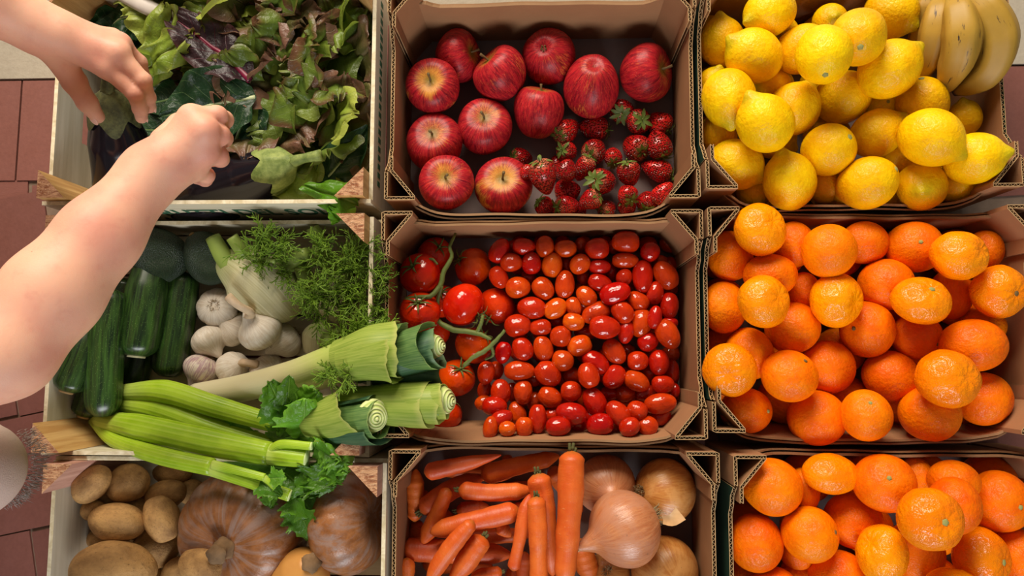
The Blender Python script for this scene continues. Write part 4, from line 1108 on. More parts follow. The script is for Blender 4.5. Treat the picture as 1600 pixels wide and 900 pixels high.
for k, (x, y, hl, hw, ang, zm, lb) in enumerate([
    (165, 782, 30, 24, 30, 0, 'potato in the bottom layer under the pale corner one'),
    (218, 795, 30, 24, -30, 0, 'potato in the bottom layer below the dimpled one'),
    (120, 775, 26, 22, 70, 0, 'potato in the bottom layer at the left wall near the post'),
    (165, 850, 30, 25, 10, 0, 'potato in the bottom layer between the oblong and the largest'),
    (225, 905, 30, 26, 60, 0, 'potato in the bottom layer right of the largest one'),
    (118, 890, 26, 24, 80, 0, 'potato in the bottom layer at the lower left wall'),
    (300, 770, 24, 20, 0, 0, 'potato in the bottom layer wedged against the pumpkin top'),
    (300, 915, 30, 24, 0, 0, 'potato in the bottom layer below the pumpkin stem'),
    (270, 739, 32, 18, 5, .03, 'dark potato in the shade of the celery by the back of the crate'),
    (145, 797, 20, 16, 0, .03, 'potato mostly hidden behind the oblong one at the left wall'),
    (136, 842, 19, 23, 80, .03, 'small potato squeezed against the left crate wall'),
    (260, 773, 33, 24, 15, .035, 'shaded potato touching the upper left of the big pumpkin'),
    (243, 856, 34, 32, 30, .035, 'potato half under its neighbours left of the pumpkin'),
    (276, 892, 25, 20, 20, .04, 'small potato left of the rounded one at the bottom edge'),
    (200, 755, 32, 30, 0, .06, 'round potato with a dimple near the back of the crate'),
    (142, 757, 35, 26, 42, .07, 'smooth pale potato in the top left corner of its crate'),
    (252, 812, 37, 27, -62, .075, 'oval potato standing on end beside the big pumpkin'),
    (180, 815, 46, 29, -4, .08, 'oblong potato lying across the middle of the heap'),
    (315, 884, 36, 31, -25, .075, 'rounded potato resting against the pumpkin at the bottom edge'),
    (177, 892, 69, 46, 0, .09, 'largest potato at the bottom edge of the picture')]):
    p, sx, sy = PL3.place(x, y, hl, hw, zm, .82, zmax=.115, rz=hw)
    a = math.radians(ang)
    o = obj('potato', PO[k % 5], None, p, align((math.cos(a), math.sin(a), .05), k), (sy, sy, sx))
    tag(o, lb, 'potato', 'potatoes in the bottom left crate')

def m_pumpkin():
    t = NT('pumpkin_rind'); o = t.coord('Object'); x, y, z = t.sep(o); r = t.rand()
    ln = t.math('SQRT', t.math('ADD', t.math('MULTIPLY', x, x), t.math('ADD', t.math('MULTIPLY', y, y), .02)))
    d = t.comb(t.math('DIVIDE', x, ln), t.math('DIVIDE', y, ln), t.math('MULTIPLY', z, .6))
    st = t.noise(d, 4, 5, .65, w=r, dist=.5); nz = t.noise(o, 3.5, 5, .65)
    c = t.mix(t.fr(nz, .3, .7), srgb(118, 70, 34), srgb(160, 102, 56)); c = t.mix(t.math('MULTIPLY', t.fr(st, .42, .64), .7), c, srgb(148, 126, 116))
    t.bump(nz, .12, .02); return t.fin(c, .38, .45)
M_PUMP = m_pumpkin(); M_CORK = plain('corky_stem', srgb(124, 96, 66), .85, 120, .45, .5)
def pumpkin_mesh(seed, ribs, flat, depth=.05):
    def fn(T, P):
        s = np.sin(T); q = np.stack([s * np.cos(P), s * np.sin(P), np.cos(T)], -1); rr = 1 + wob(q, seed, 2.0, .02)
        rib = 1 - depth * (1 - np.abs(np.sin(ribs * P / 2)) ** .6) * s
        z = flat * np.cos(T) - .22 * np.exp(-(T / .45) ** 2) + .15 * np.exp(-((math.pi - T) / .4) ** 2)
        return (s ** .9 * np.cos(P) * rib * rr, s ** .9 * np.sin(P) * rib * rr, z * rr)
    return ball(fn, 40, 132, M_PUMP)
pk = thing('pumpkin', 'large brownish orange ribbed pumpkin with corky stem beside the potatoes', 'pumpkin', 'pumpkins', W(380, 832, .078))
rot = align(axis_from(380, 832, 364, 842, 100), .4); s_ = 102 * S(380, 832, .085)
obj('rind', pumpkin_mesh(3, 12, .74), pk, (0, 0, 0), rot, (s_, s_, s_))
def stem_mesh(r, h):
    return tube([(0, 0, 0), (0, .02 * r, h * .6), (.05 * r, 0, h)], [r * 1.25, r * .9, r * 1.05], 10, 20, lambda ph, t: 1 + .09 * np.cos(5 * ph), 1, M_CORK, up=(1, 0, 0), wb=r * .05, wf=2 / r)
obj('stem', stem_mesh(15 * S(356, 848, .13), .022), pk, rot @ Vector((0, 0, s_ * .52)), rot)
pk2 = thing('pumpkin', 'smaller dusky pumpkin lying on its side by the crate right wall', 'pumpkin', 'pumpkins', W(546, 812, .078))
rot = align(Vector((.95, .12, .18)), 1.0); s_ = 84 * S(546, 812, .09)
obj('rind', pumpkin_mesh(6, 13, .70, .035), pk2, (0, 0, 0), rot, (s_, s_, s_))
def m_butter():
    t = NT('butternut_rind'); o = t.coord('Object'); nz = t.noise(o, 40, 4); c = t.mix(nz, srgb(190, 128, 58), srgb(214, 156, 84)); return t.fin(c, .45, .4)
bn = thing('butternut_squash', 'tan butternut squash with knobbly stem at the bottom edge', 'squash', None, W(470, 905, .06))
zz = .06
P_ = [W(486, 880, .125) - bn.location, W(474, 897, .105) - bn.location, W(462, 925, .085) - bn.location, W(440, 985, .06) - bn.location]
obj('rind', tube(P_, [.012, .030, .037, .040, .036, .012], 30, 26, None, 1, m_butter()), bn)
d_ = (P_[0] - P_[1]).normalized(); obj('stem', stem_mesh(.0115, .016), bn, P_[0] - d_ * .006, align(d_ + Vector((0, 0, .5))))

# ------------------------------------------------------------------ courgettes and avocados (middle left crate)
def m_zuc():
    t = NT('courgette_skin'); uv = t.coord('UV'); o = t.coord('Object'); u, v, _ = t.sep(uv); r = t.rand()
    a = t.math('MULTIPLY', u, 6.2832); d = t.comb(t.math('COSINE', a), t.math('SINE', a), t.math('MULTIPLY', v, .5))
    st = t.noise(d, 6, 3, .6, w=t.math('MULTIPLY', r, 9)); sp = t.vor(o, 420)
    c = t.mix(t.fr(st, .35, .7), srgb(18, 34, 14), srgb(52, 82, 30)); c = t.mix(t.math('MULTIPLY', t.fr(sp, .22, .1), .5), c, srgb(110, 136, 80))
    c = t.hsv(c, .5, 1, t.math('ADD', t.math('MULTIPLY', r, .6), .75))
    t.bump(t.noise(o, 60, 2), .08, .002); return t.fin(c, .30, .5)
M_ZUC = m_zuc(); M_CUT = plain('courgette_cut_end', srgb(190, 182, 142), .7, 300, .35); M_CUTD = plain('dry_cut_end', srgb(160, 130, 84), .8, 300, .4)
def zuc(pts, w, label, cut='w'):
    P = [W(*q) for q in pts]; b = P[-1].copy(); b.z = min(q.z for q in P); s = S(*pts[0])
    t = thing('courgette', label, 'courgette', 'courgettes in the middle left crate', b); r = w / 2 * s
    rad = lambda q: r * np.interp(q, [0, .02, .07, .3, .7, .9, .96, .99, 1], [.2, .6, .88, 1, 1, .96, .80, .52, .46])
    obj('flesh', tube([q - b for q in P], rad, 36, 30, lambda ph, q: 1 + .025 * np.cos(6 * ph) , 1, M_ZUC), t)
    if cut:
        d = (P[-1] - P[-2]).normalized()
        obj('cut_end', tube([P[-1] - b - d * .002, P[-1] - b + d * .0025], [r * .45, r * .42], 3, 12, None, 1, M_CUT if cut == 'w' else M_CUTD), t)
zuc([(200, 435, .045), (190, 480, .045), (182, 530, .045)], 50, 'dark courgette lying deep beneath the others by the arm', None)
zuc([(222, 540, .04), (205, 605, .04)], 44, 'shadowed courgette under the one with the white cut end', None)
zuc([(160, 565, .07), (146, 610, .08), (130, 650, .082)], 42, 'courgette with brown cut end second from the left wall', 'd')
zuc([(146, 500, .105), (126, 560, .118), (104, 611, .122)], 48, 'courgette against the left crate wall under the elbow', 'd')
zuc([(288, 425, .05), (275, 510, .055), (262, 588, .055)], 53, 'rightmost dark courgette next to the garlic', None)
zuc([(238, 415, .075), (226, 480, .085), (213, 556, .088)], 61, 'courgette with a white cut end facing the viewer', 'w')
zuc([(176, 452, .105), (164, 540, .11), (161, 650, .105)], 54, 'long glossy courgette lying on top of the others', None)
def m_avo():
    t = NT('avocado_skin'); o = t.coord('Object'); v = t.vor(o, 16); nz = t.noise(o, 2.5, 3)
    c = t.mix(nz, srgb(20, 32, 22), srgb(48, 66, 40)); c = t.mix(t.math('MULTIPLY', t.fr(v, .3, .1), .4), c, srgb(78, 96, 66))
    t.bump(t.math('ADD', t.fr(v, .5, .0), t.noise(o, 20, 3)), .5, .05); return t.fin(c, .45, .45)
M_AVO = m_avo()
def avo_fn(T, P):
    s = np.sin(T); q = np.stack([s * np.cos(P), s * np.sin(P), np.cos(T)], -1); rr = 1 + wob(q, 3, 3, .02)
    rho = s * (1 - .16 * np.cos(T)) * rr; return (rho * np.cos(P), rho * np.sin(P), np.cos(T) * 1.16)
AVO = ball(avo_fn, 30, 40, M_AVO)
for x, y, hw, f, z, lb in ((247, 397, 41, (215, 360), .075, 'dark green avocado beside the forearm'), (327, 402, 38, (308, 369), .065, 'avocado with brown stem spot left of the fennel')):
    t = thing('avocado', lb, 'avocado', 'avocados', W(x, y, z)); r = hw * S(x, y, z); rot = align(axis_from(x, y, f[0], f[1], hw * 1.1), 1)
    obj('skin', AVO, t, (0, 0, 0), rot, (r, r, r)); obj('stem_button', SCA, t, rot @ Vector((0, 0, r * 1.15)), rot, (r * .13,) * 3)

# ------------------------------------------------------------------ garlic
def m_garlic(name, purple):
    t = NT(name); o = t.coord('Object'); x, y, z = t.sep(o); r = t.rand()
    ln = t.math('SQRT', t.math('ADD', t.math('MULTIPLY', x, x), t.math('ADD', t.math('MULTIPLY', y, y), .01)))
    d = t.comb(t.math('DIVIDE', x, ln), t.math('DIVIDE', y, ln), t.math('MULTIPLY', z, .12))
    st = t.noise(d, 13, 4, .7, w=t.math('MULTIPLY', r, 20)); nz = t.noise(o, 2, 4, .6, w=r)
    c = t.mix(t.fr(st, .3, .7), srgb(208, 192, 170), srgb(232, 222, 206)); c = t.mix(t.math('MULTIPLY', t.fr(nz, .5, .7), .4), c, srgb(190, 160, 120))
    if purple: c = t.mix(t.math('MULTIPLY', t.fr(t.math('ADD', st, t.math('MULTIPLY', nz, .4)), .60, .78), .7), c, srgb(140, 84, 112))
    t.bump(st, .2, .04); return t.fin(c, .45, .4, .1, (.2, .12, .08))
M_GAR = m_garlic('garlic_skin', False); M_GARP = m_garlic('purple_garlic_skin', True); M_GSTEM = plain('garlic_stalk', srgb(206, 180, 148), .7, 150, .25)
def gar_mesh(seed, mat):
    def fn(T, P):
        s = np.sin(T); q = np.stack([s * np.cos(P), s * np.sin(P), np.cos(T)], -1); rr = 1 + wob(q, seed, 2.2, .03)
        lob = 1 + .045 * (np.abs(np.cos(4.5 * P + seed)) ** .7 - .5) * s
        z = np.cos(T) * .80 + .42 * np.exp(-(T / .30) ** 2) + .10 * np.exp(-((math.pi - T) / .3) ** 2)
        return (s * np.cos(P) * lob * rr, s * np.sin(P) * lob * rr, z)
    return ball(fn, 34, 54, mat)
GM = [gar_mesh(0, M_GAR), gar_mesh(2, M_GAR), gar_mesh(4, M_GARP)]; GTUFT = tuft(60, .22, .22, M_ROOT, 3, -.66, .9, .014)
def garlic(x, y, r, f, z, label, root=False, stalk=None, m=0):
    p = W(x, y, z); t = thing('garlic_bulb', label, 'garlic', 'garlic bulbs in the middle left crate', p); s = r * S(x, y, z)
    ax = axis_from(x, y, f[0], f[1], r); ax = -ax if root else ax; rot = align(ax, x)
    obj('bulb', GM[m], t, (0, 0, 0), rot, (s, s, s)); obj('roots', GTUFT, t, (0, 0, 0), rot, (s, s, s))
    if stalk:
        P = [rot @ Vector((0, 0, s * .9))] + [W(*q) - p for q in stalk]
        obj('stalk', tube(P, [.007, .0052, .005, .0062], 12, 10, lambda ph, q: 1 + .08 * np.cos(3 * ph), 1, M_GSTEM), t)
garlic(340, 481, 31, (344, 474), .045, 'garlic bulb showing its round root base, top left of the group', True)
garlic(365, 516, 27, (352, 500), .035, 'garlic bulb half hidden behind the one with the long stalk')
garlic(445, 531, 29, (424, 548), .04, 'garlic bulb right of the long-stalked one, neck toward lower left')
garlic(327, 532, 28, (345, 555), .045, 'garlic bulb with a hairy root tuft on its upper left')
garlic(417, 581, 29, (440, 592), .04, 'garlic bulb at the bottom right of the group touching the leek')
garlic(365, 577, 28, (385, 565), .045, 'pale garlic bulb with short stalk pointing right', False, [(384, 567, .065), (404, 571, .06)])
garlic(315, 577, 28, (303, 602), .05, 'purple-striped garlic bulb with stub toward the bottom', False, [(302, 601, .055)], 2)
garlic(407, 517, 34, (392, 492), .07, 'garlic bulb on top with a long dry stalk', False, [(392, 488, .1), (374, 478, .112), (356, 463, .115)], 1)
ol = obj('celeriac_root', gar_mesh(7, M_POT), None, W(188, 698, .03), align((.2, .5, 1)), (.025, .02, .02)); tag(ol, 'pale tan root glimpsed under the celery stalks', 'root')

# ------------------------------------------------------------------ generic leaf
def leaf_grid(L, Wd, n=26, m=22, shape='oval', bend=.6, cup=.0, amp=.0, freq=7.0, seed=0, tooth=0.0, blister=.0, twist=0.0):
    r = np.random.RandomState(seed)
    t = np.linspace(0, 1, n)[:, None]; v = np.linspace(-1, 1, m)[None, :]
    if shape == 'oval': w = np.sin(np.pi * np.clip(t, 0, 1) ** .85) ** .75 * (1 - .15 * t) + .02
    elif shape == 'fan': w = (.22 + .85 * t ** .8) * np.sqrt(np.clip(1 - np.clip((t - .62) / .40, 0, 1) ** 2.4, .0, 1)) + .01
    elif shape == 'lobed': w = np.sin(np.pi * t ** .8) ** .7 * (.72 + .42 * np.abs(np.cos(t * 7.0 + .4))) + .02
    elif shape == 'strap': w = .95 * np.ones_like(t) * np.sqrt(np.clip(1 - (np.clip(t - .85, 0, 1) / .16) ** 2, .02, 1))
    if tooth: w = w * (1 + tooth * (np.abs(((t * 6.5) % 1) - .5) * 2 - .5))
    X = v * w * Wd / 2; e = np.clip(np.maximum(np.abs(v) ** 2.2, (t ** 5) * .9), 0, 1)
    th = np.arctan2(v * w, 1.15 - t) ; ph = r.uniform(0, 6.28, 4)
    ruf = np.sin(freq * th * 1.6 + 5 * t * freq * .35 * np.sign(v) + ph[0]) + .6 * np.sin(freq * 2.3 * th + 9 * t + ph[1]) + .40 * np.sin(freq * 4.1 * th + 14 * t + ph[2]) + .12 * np.sin(freq * 7.7 * th + 31 * t + ph[3])
    ang = bend * (t - .15) + twist * 0
    yy = np.cumsum(np.cos(ang) * np.ones_like(t), 0) * L / n; zz = -np.cumsum(np.sin(ang), 0) * L / n
    Z = zz + cup * (v ** 2) * w * Wd / 2 + amp * e * ruf * Wd
    Y = yy * np.ones_like(v) + amp * .7 * e * np.cos(freq * 2 * th + ph[3]) * Wd
    X = X + amp * .45 * e * np.sin(freq * 2.6 * th + ph[1]) * Wd
    if blister:
        q = np.stack([X, Y, np.zeros_like(X)], -1); Z = Z + wob(q, seed + 3, 130, blister) + wob(q, seed + 4, 260, blister * .5) - blister * 1.2 * np.exp(-(v / .10) ** 2)
    tw = twist * t; X2 = X * np.cos(tw) - Z * np.sin(tw); Z2 = X * np.sin(tw) + Z * np.cos(tw)
    return np.stack([X2, Y, Z2], -1)
def orient(P, base, head, pitch, roll=0.0):
    """leaf local +y -> plan heading angle (deg, ccw from +x), pitched up, rolled"""
    R_ = Matrix.Rotation(math.radians(head - 90), 3, 'Z') @ Matrix.Rotation(math.radians(pitch), 3, 'X') @ Matrix.Rotation(math.radians(roll), 3, 'Y')
    return P @ np.array(R_).T + np.array(base)
def m_leaf(name, inner, edge, vein, es=(.35, .95), rough=.38, trans=.3, nsc=30, vsc=1.0):
    t = NT(name); uv = t.coord('UV'); o = t.coord('Object'); u, v, _ = t.sep(uv); r = t.rand()
    au = t.math('ABSOLUTE', t.math('SUBTRACT', t.math('MULTIPLY', u, 2.0), 1.0))
    nz = t.noise(o, nsc, 4, .6); e = t.math('ADD', t.math('MAXIMUM', t.math('POWER', au, 1.6), t.math('POWER', v, 3.0)), t.math('MULTIPLY', t.math('SUBTRACT', nz, .5), .9))
    e = t.math('ADD', e, t.math('MULTIPLY', t.math('SUBTRACT', r, .55), .55))
    c = t.mix(t.fr(e, es[0], es[1]), inner, edge)
    c = t.hsv(c, t.math('ADD', t.math('MULTIPLY', nz, .03), .485), 1.0, t.math('ADD', t.math('MULTIPLY', r, .5), .75))
    # midrib and side veins
    sv = t.math('ABSOLUTE', t.math('SINE', t.math('MULTIPLY', t.math('SUBTRACT', v, t.math('MULTIPLY', au, .28)), 24.0)))
    m1 = t.fr(au, .07, .02); m2 = t.math('MULTIPLY', t.fr(sv, .12, .02), .45 * vsc)
    c = t.mix(t.math('MULTIPLY', t.math('MAXIMUM', m1, m2), .75), c, vein)
    t.bump(t.math('SUBTRACT', t.noise(o, 160, 3), t.math('MAXIMUM', m1, m2)), .55, .003)
    return t.leafy(c, rough, trans)
M_LET = m_leaf('red_lettuce_leaf', srgb(112, 134, 50), srgb(104, 70, 46), srgb(148, 164, 84), (.50, 1.05), .36, .35)
M_LETG = m_leaf('green_lettuce_leaf', srgb(132, 156, 52), srgb(158, 168, 72), srgb(178, 190, 108), (.3, 1.1), .36, .35)
M_LETB = m_leaf('bronze_lettuce_leaf', srgb(98, 96, 48), srgb(118, 84, 66), srgb(146, 128, 92), (.15, .9))
M_CHARD = m_leaf('chard_leaf', srgb(26, 56, 28), srgb(40, 76, 38), srgb(120, 150, 84), (.3, 1.2), .42, .15)
M_BEET = m_leaf('beet_leaf', srgb(40, 22, 28), srgb(62, 34, 34), srgb(120, 20, 52), (.3, 1.1), .42, .15)
M_BRIGHT = m_leaf('bright_leaf', srgb(96, 150, 30), srgb(120, 172, 44), srgb(150, 190, 90), (.3, 1.2), .36, .4)
M_CELL = m_leaf('celery_leaf', srgb(88, 140, 34), srgb(116, 168, 50), srgb(132, 176, 78), (.3, 1.2), .36, .35)

# ------------------------------------------------------------------ aubergines
def m_aub():
    t = NT('aubergine_skin'); o = t.coord('Object'); nz = t.noise(o, 12, 3); c = t.mix(nz, (.004, .003, .006), (.012, .008, .012)); return t.fin(c, .16, .5)
M_AUB = m_aub()
def m_acal():
    t = NT('aubergine_calyx'); o = t.coord('Object'); nz = t.noise(o, 60, 5, .7); c = t.mix(t.fr(nz, .3, .7), srgb(92, 110, 48), srgb(146, 158, 86)); t.bump(nz, .4, .004); return t.fin(c, .6, .35)
M_ACAL = m_acal()
def m_acal2():
    t = NT('dry_aubergine_calyx'); o = t.coord('Object'); nz = t.noise(o, 60, 5, .7); c = t.mix(t.fr(nz, .3, .7), srgb(58, 58, 34), srgb(104, 106, 62)); t.bump(nz, .5, .004); return t.fin(c, .7, .3)
M_ACAL2 = m_acal2()
def aubergine(pts, w, label, cm, calyx=True, ck=.72):
    """pts from the calyx end to the blossom end"""
    P = [W(*q) for q in pts]; b = P[1].copy(); b.z = .01; s = S(*pts[1]); r = w / 2 * s
    t = thing('aubergine', label, 'aubergine', 'aubergines in the lettuce crate', b)
    rad = lambda q: r * np.interp(q, [0, .03, .15, .4, .7, .9, .97, 1], [.22, .36, .52, .84, 1, .80, .48, .08])
    obj('skin', tube([q - b for q in P], rad, 36, 32, None, 1, M_AUB), t)
    if calyx:
        d = (P[1] - P[0]).normalized(); rot = align(-d); ms = []
        R0 = r * ck
        n = 5; m_ = 40; tt = np.linspace(0, 1, 16)[:, None]; ph = np.linspace(0, 2 * math.pi, m_, endpoint=False)[None, :]
        ln = R0 * (1.15 + .75 * np.abs(np.cos(n * ph / 2)) ** 1.5)
        rho = R0 * (.26 + .86 * np.sin(np.clip(tt * 1.5, 0, 1.5))) * (1 + .05 * np.cos(n * ph)) ; z = -tt * ln + R0 * .35
        Pc = np.stack([rho * np.cos(ph), rho * np.sin(ph), z], -1)
        obj('calyx', grid(Pc, True, (0, 0, R0 * .42), None, cm), t, P[0] - b + d * R0 * .02, rot)
        obj('stalk', tube([Vector((0, 0, 0)), Vector((.1 * R0, 0, R0 * .7)), Vector((.35 * R0, 0, R0 * 1.5))], [R0 * .30, R0 * .22, R0 * .28], 10, 12, lambda ph_, q: 1 + .1 * np.cos(5 * ph_), 1, cm, up=(1, 0, 0)), t, P[0] - b - d * R0 * .22, rot)
    return t
aubergine([(170, 150, .172), (182, 205, .130), (200, 280, .085), (205, 335, .06)], 106, 'glossy black aubergine held by the upper hand', M_ACAL2, True, .62)
aubergine([(452, 254, .118), (405, 272, .092), (340, 298, .068), (270, 330, .05)], 108, 'black aubergine with pale green cap in the crate corner', M_ACAL, True, .58)
aubergine([(330, 225, .05), (290, 255, .05), (250, 300, .05), (230, 320, .05)], 100, 'black aubergine in the shade under the lower hand', M_ACAL, False)

# ------------------------------------------------------------------ lettuces and chard (top left crate)
def leafobj(par, name, P, mat): return obj(name, grid(P, False, mat=mat), par)
R5 = random.Random(11)
def keep_in(P, o):
    """soft stop at the crate boards"""
    x = P[..., 0] + o[0]; P = P.copy(); P[..., 0] = np.where(x > -.236, -.236 + .010 * np.tanh((x + .236) / .02), x) - o[0]
    y = P[..., 1] + o[1]; P[..., 1] = np.where(y > .482, .482 + .008 * np.tanh((y - .482) / .02), y) - o[1]
    P[..., 2] = np.maximum(P[..., 2], .002); return P
def lettuce(cx, cy, n, label, rmax=.11, zc=.035, mats=(M_LET, M_LET, M_LETB, M_LETG), seed=0):
    c = W(cx, cy, zc); t = thing('lettuce', label, 'lettuce', 'red leaf lettuces', (c.x, c.y, .012)); R_ = random.Random(seed)
    for k in range(n):
        f = (k + .5) / n; a = k * 137.5 + R_.uniform(-12, 12)
        L = R_.uniform(.085, .115) * (.8 + .3 * f); Wd = R_.uniform(.085, .125)
        pitch = 70 - 56 * f + R_.uniform(-8, 8)
        rb = .006 + .030 * f
        base = Vector((math.cos(math.radians(a)) * rb, math.sin(math.radians(a)) * rb, .030 + .030 * (1 - f) + R_.uniform(-.004, .006)))
        P = leaf_grid(L, Wd, 40, 44, 'fan', R_.uniform(.3, 1.1), R_.uniform(-.35, .15), R_.uniform(.040, .060), R_.uniform(3.0, 4.6), seed * 100 + k, 0, .0022)
        leafobj(t, 'leaf', keep_in(orient(P, base, a, pitch, R_.uniform(-25, 25)), t.location), mats[R_.randrange(len(mats))])
    obj('core', ball(lambda T, P: (.02 * np.sin(T) * np.cos(P), .02 * np.sin(T) * np.sin(P), .025 * np.cos(T)), 10, 14, M_LETG), t, (0, 0, .03))
    return t
for k, (cx, cy, n, lb) in enumerate([
    (335, 22, 13, 'red leaf lettuce by the white stalk at the picture top'), (425, 35, 15, 'red leaf lettuce at the top middle of the crate'), (525, 35, 15, 'red leaf lettuce in the back right corner of the crate'),
    (395, 105, 12, 'red leaf lettuce behind the big chard leaf'), (468, 125, 17, 'large frilly red leaf lettuce in the centre of the crate'), (545, 120, 15, 'red leaf lettuce against the right crate wall'),
    (425, 175, 11, 'red leaf lettuce touching the green-capped aubergine'), (525, 205, 13, 'red leaf lettuce near the front right post')]):
    lettuce(cx, cy, n, lb, zc=.05, seed=k + 1)

M_RIB = plain('pale_leaf_stalk', srgb(176, 184, 140), .5, 60, .2); M_RIBP = plain('purple_leaf_stalk', srgb(110, 16, 48), .4, 60, .25); M_WSTEM = plain('white_chard_stalk', srgb(206, 198, 190), .45, 90, .15)
def bigleaf(name, label, cat, base, tip, Wd, mat, rib, shape='oval', bend=.5, amp=.02, pitch=5, roll=0, seed=0, cup=.1, z=.1, blister=.0048, group=None, ribr=.0022, fr=5):
    b = W(*base); e = W(*tip); d = e - b; L = d.length * (1 + .12 * abs(bend)); head = math.degrees(math.atan2(d.y, d.x)); pit = math.degrees(math.asin(max(-1, min(1, d.z / d.length)))) + math.degrees(bend) * .38
    t = thing(name, label, cat, group, b)
    P = orient(leaf_grid(L, Wd, 36, 26, shape, bend, cup, amp, fr, seed, 0, blister), (0, 0, 0), head, pit, roll)
    P = keep_in(P, b) if base[1] < 300 and b.y > .2 else P
    leafobj(t, 'blade', P, mat)
    mid = P[::4, 13] - np.array([0, 0, .0012])
    if rib: obj('midrib', tube([Vector(q) for q in mid], [ribr * 1.6, ribr, ribr * .4], 20, 8, None, .7, rib), t)
    return t
GCH = 'loose chard leaves'
bigleaf('chard_leaf', 'shaded leaf low between the fingertips and the lower hand', 'chard', (330, 205, .055), (222, 205, .05), .10, M_CHARD, M_RIB, 'oval', .3, .04, seed=21, group=GCH)
bigleaf('chard_leaf', 'shaded leaf low under the fingers of the upper hand', 'chard', (300, 130, .05), (200, 140, .05), .10, M_CHARD, M_RIB, 'oval', .3, .04, seed=22, group=GCH)
bigleaf('chard_leaf', 'large dark green chard leaf with pale midrib beside the lower hand', 'chard', (405, 152, .115), (255, 185, .115), .105, M_CHARD, M_RIB, 'oval', .4, .035, roll=-8, seed=1, group=GCH)
bigleaf('chard_leaf', 'dark chard leaf hanging down right of the lower fist', 'chard', (395, 150, .105), (365, 265, .085), .085, M_CHARD, M_RIB, 'oval', .5, .05, seed=2, group=GCH)
bigleaf('beet_leaf', 'dark purple beet leaf with crimson midrib', 'leaf', (398, 128, .12), (268, 18, .12), .078, M_BEET, M_RIBP, 'oval', .3, .05, seed=3, roll=12, ribr=.003)
bigleaf('beet_leaf', 'purple beet leaf in shadow under the crimson-ribbed one', 'leaf', (360, 140, .09), (270, 105, .08), .07, M_BEET, M_RIBP, 'oval', .4, .05, seed=13, roll=10)
bigleaf('lettuce_leaf', 'crumpled pale green lettuce leaf next to the fingers', 'lettuce', (232, 140, .10), (272, 18, .125), .082, M_LETG, M_RIB, 'fan', .7, .085, seed=4, cup=-.3, fr=4)
bigleaf('lettuce_leaf', 'yellow-green frilled leaf folded beside the fingertips', 'lettuce', (215, 125, .095), (290, 75, .13), .06, M_LETG, None, 'fan', .9, .10, seed=14, cup=-.2, roll=15, fr=4)
bigleaf('chard_leaf', 'dark green leaf behind the upper hand at the top', 'chard', (215, 60, .09), (110, 25, .085), .07, M_CHARD, M_RIB, 'oval', .5, .06, seed=5, group=GCH)
bigleaf('chard_leaf', 'wavy dark leaf right of the wrist in the top corner', 'chard', (230, 25, .09), (150, 45, .1), .08, M_CHARD, M_RIB, 'oval', .6, .07, seed=6, group=GCH)
bigleaf('chard_leaf', 'dark leaf between the fingers and the pale lettuce leaf', 'chard', (255, 60, .07), (195, 95, .07), .07, M_CHARD, M_RIB, 'oval', .5, .05, seed=7, group=GCH)
bigleaf('chard_leaf', 'small green leaf pointing at the index fingertip', 'chard', (300, 150, .09), (245, 165, .08), .06, M_CHARD, M_RIB, 'oval', .6, .06, seed=8, group=GCH)
bigleaf('chard_leaf', 'glossy leaf bending up in the front right corner', 'chard', (500, 290, .06), (583, 215, .12), .06, M_CHARD, M_RIB, 'oval', .5, .03, seed=9, roll=30, group=GCH)
bigleaf('chard_leaf', 'broad dark leaf lying by the right post', 'chard', (575, 235, .07), (470, 285, .06), .065, M_CHARD, M_RIB, 'oval', .4, .03, seed=10, roll=-10, group=GCH)
bigleaf('chard_leaf', 'dark leaf lying against the right crate wall', 'chard', (560, 285, .05), (540, 210, .06), .07, M_CHARD, M_RIB, 'oval', .4, .03, seed=15, group=GCH)
bigleaf('green_leaf', 'bright green leaf curling over the lettered crate rim', 'leaf', (478, 292, .12), (556, 318, .148), .055, M_BRIGHT, None, 'fan', .5, .06, seed=11, cup=-.2, fr=4)
bigleaf('green_leaf', 'tiny green leaf hanging down the lettered board', 'leaf', (512, 322, .145), (530, 342, .12), .025, M_BRIGHT, None, 'fan', .8, .08, seed=12)
st = obj('chard_stalk', tube([W(190, -12, .12), W(225, 8, .125), W(262, 26, .12)], [.012, .0115, .010], 12, 16, lambda ph, t: 1 + .06 * np.cos(7 * ph), .6, M_WSTEM)); tag(st, 'thick white chard stalk crossing the crate top', 'stalk')

# ------------------------------------------------------------------ leeks
def m_leek():
    t = NT('leek_skin'); uv = t.coord('UV'); u, v, _ = t.sep(uv); a = t.math('MULTIPLY', u, 6.2832)
    d = t.comb(t.math('MULTIPLY', t.math('COSINE', a), 4.0), t.math('MULTIPLY', t.math('SINE', a), 4.0), t.math('MULTIPLY', v, .8)); st = t.noise(d, 5, 3, .6)
    g = t.math('ADD', v, t.math('MULTIPLY', t.math('SUBTRACT', st, .5), .15))
    c = t.ramp(g, [(.0, srgb(214, 204, 170)), (.45, srgb(218, 210, 160)), (.68, srgb(176, 190, 96)), (1.0, srgb(110, 142, 66))])
    t.bump(st, .12, .002); return t.fin(c, .42, .4, .1, (.006, .006, .003))
def m_leekleaf(name, a, b, c1):
    t = NT(name); uv = t.coord('UV'); u, v, _ = t.sep(uv); st = t.noise(t.comb(t.math('MULTIPLY', u, 60.0), t.math('MULTIPLY', v, 1.5), 0.0), 1.0, 3, .6)
    c = t.mix(t.fr(st, .3, .7), a, b); c = t.mix(t.math('MULTIPLY', t.fr(v, .9, 1.0), .6), c, c1); t.bump(st, .2, .001); return t.leafy(c, .42, .25)
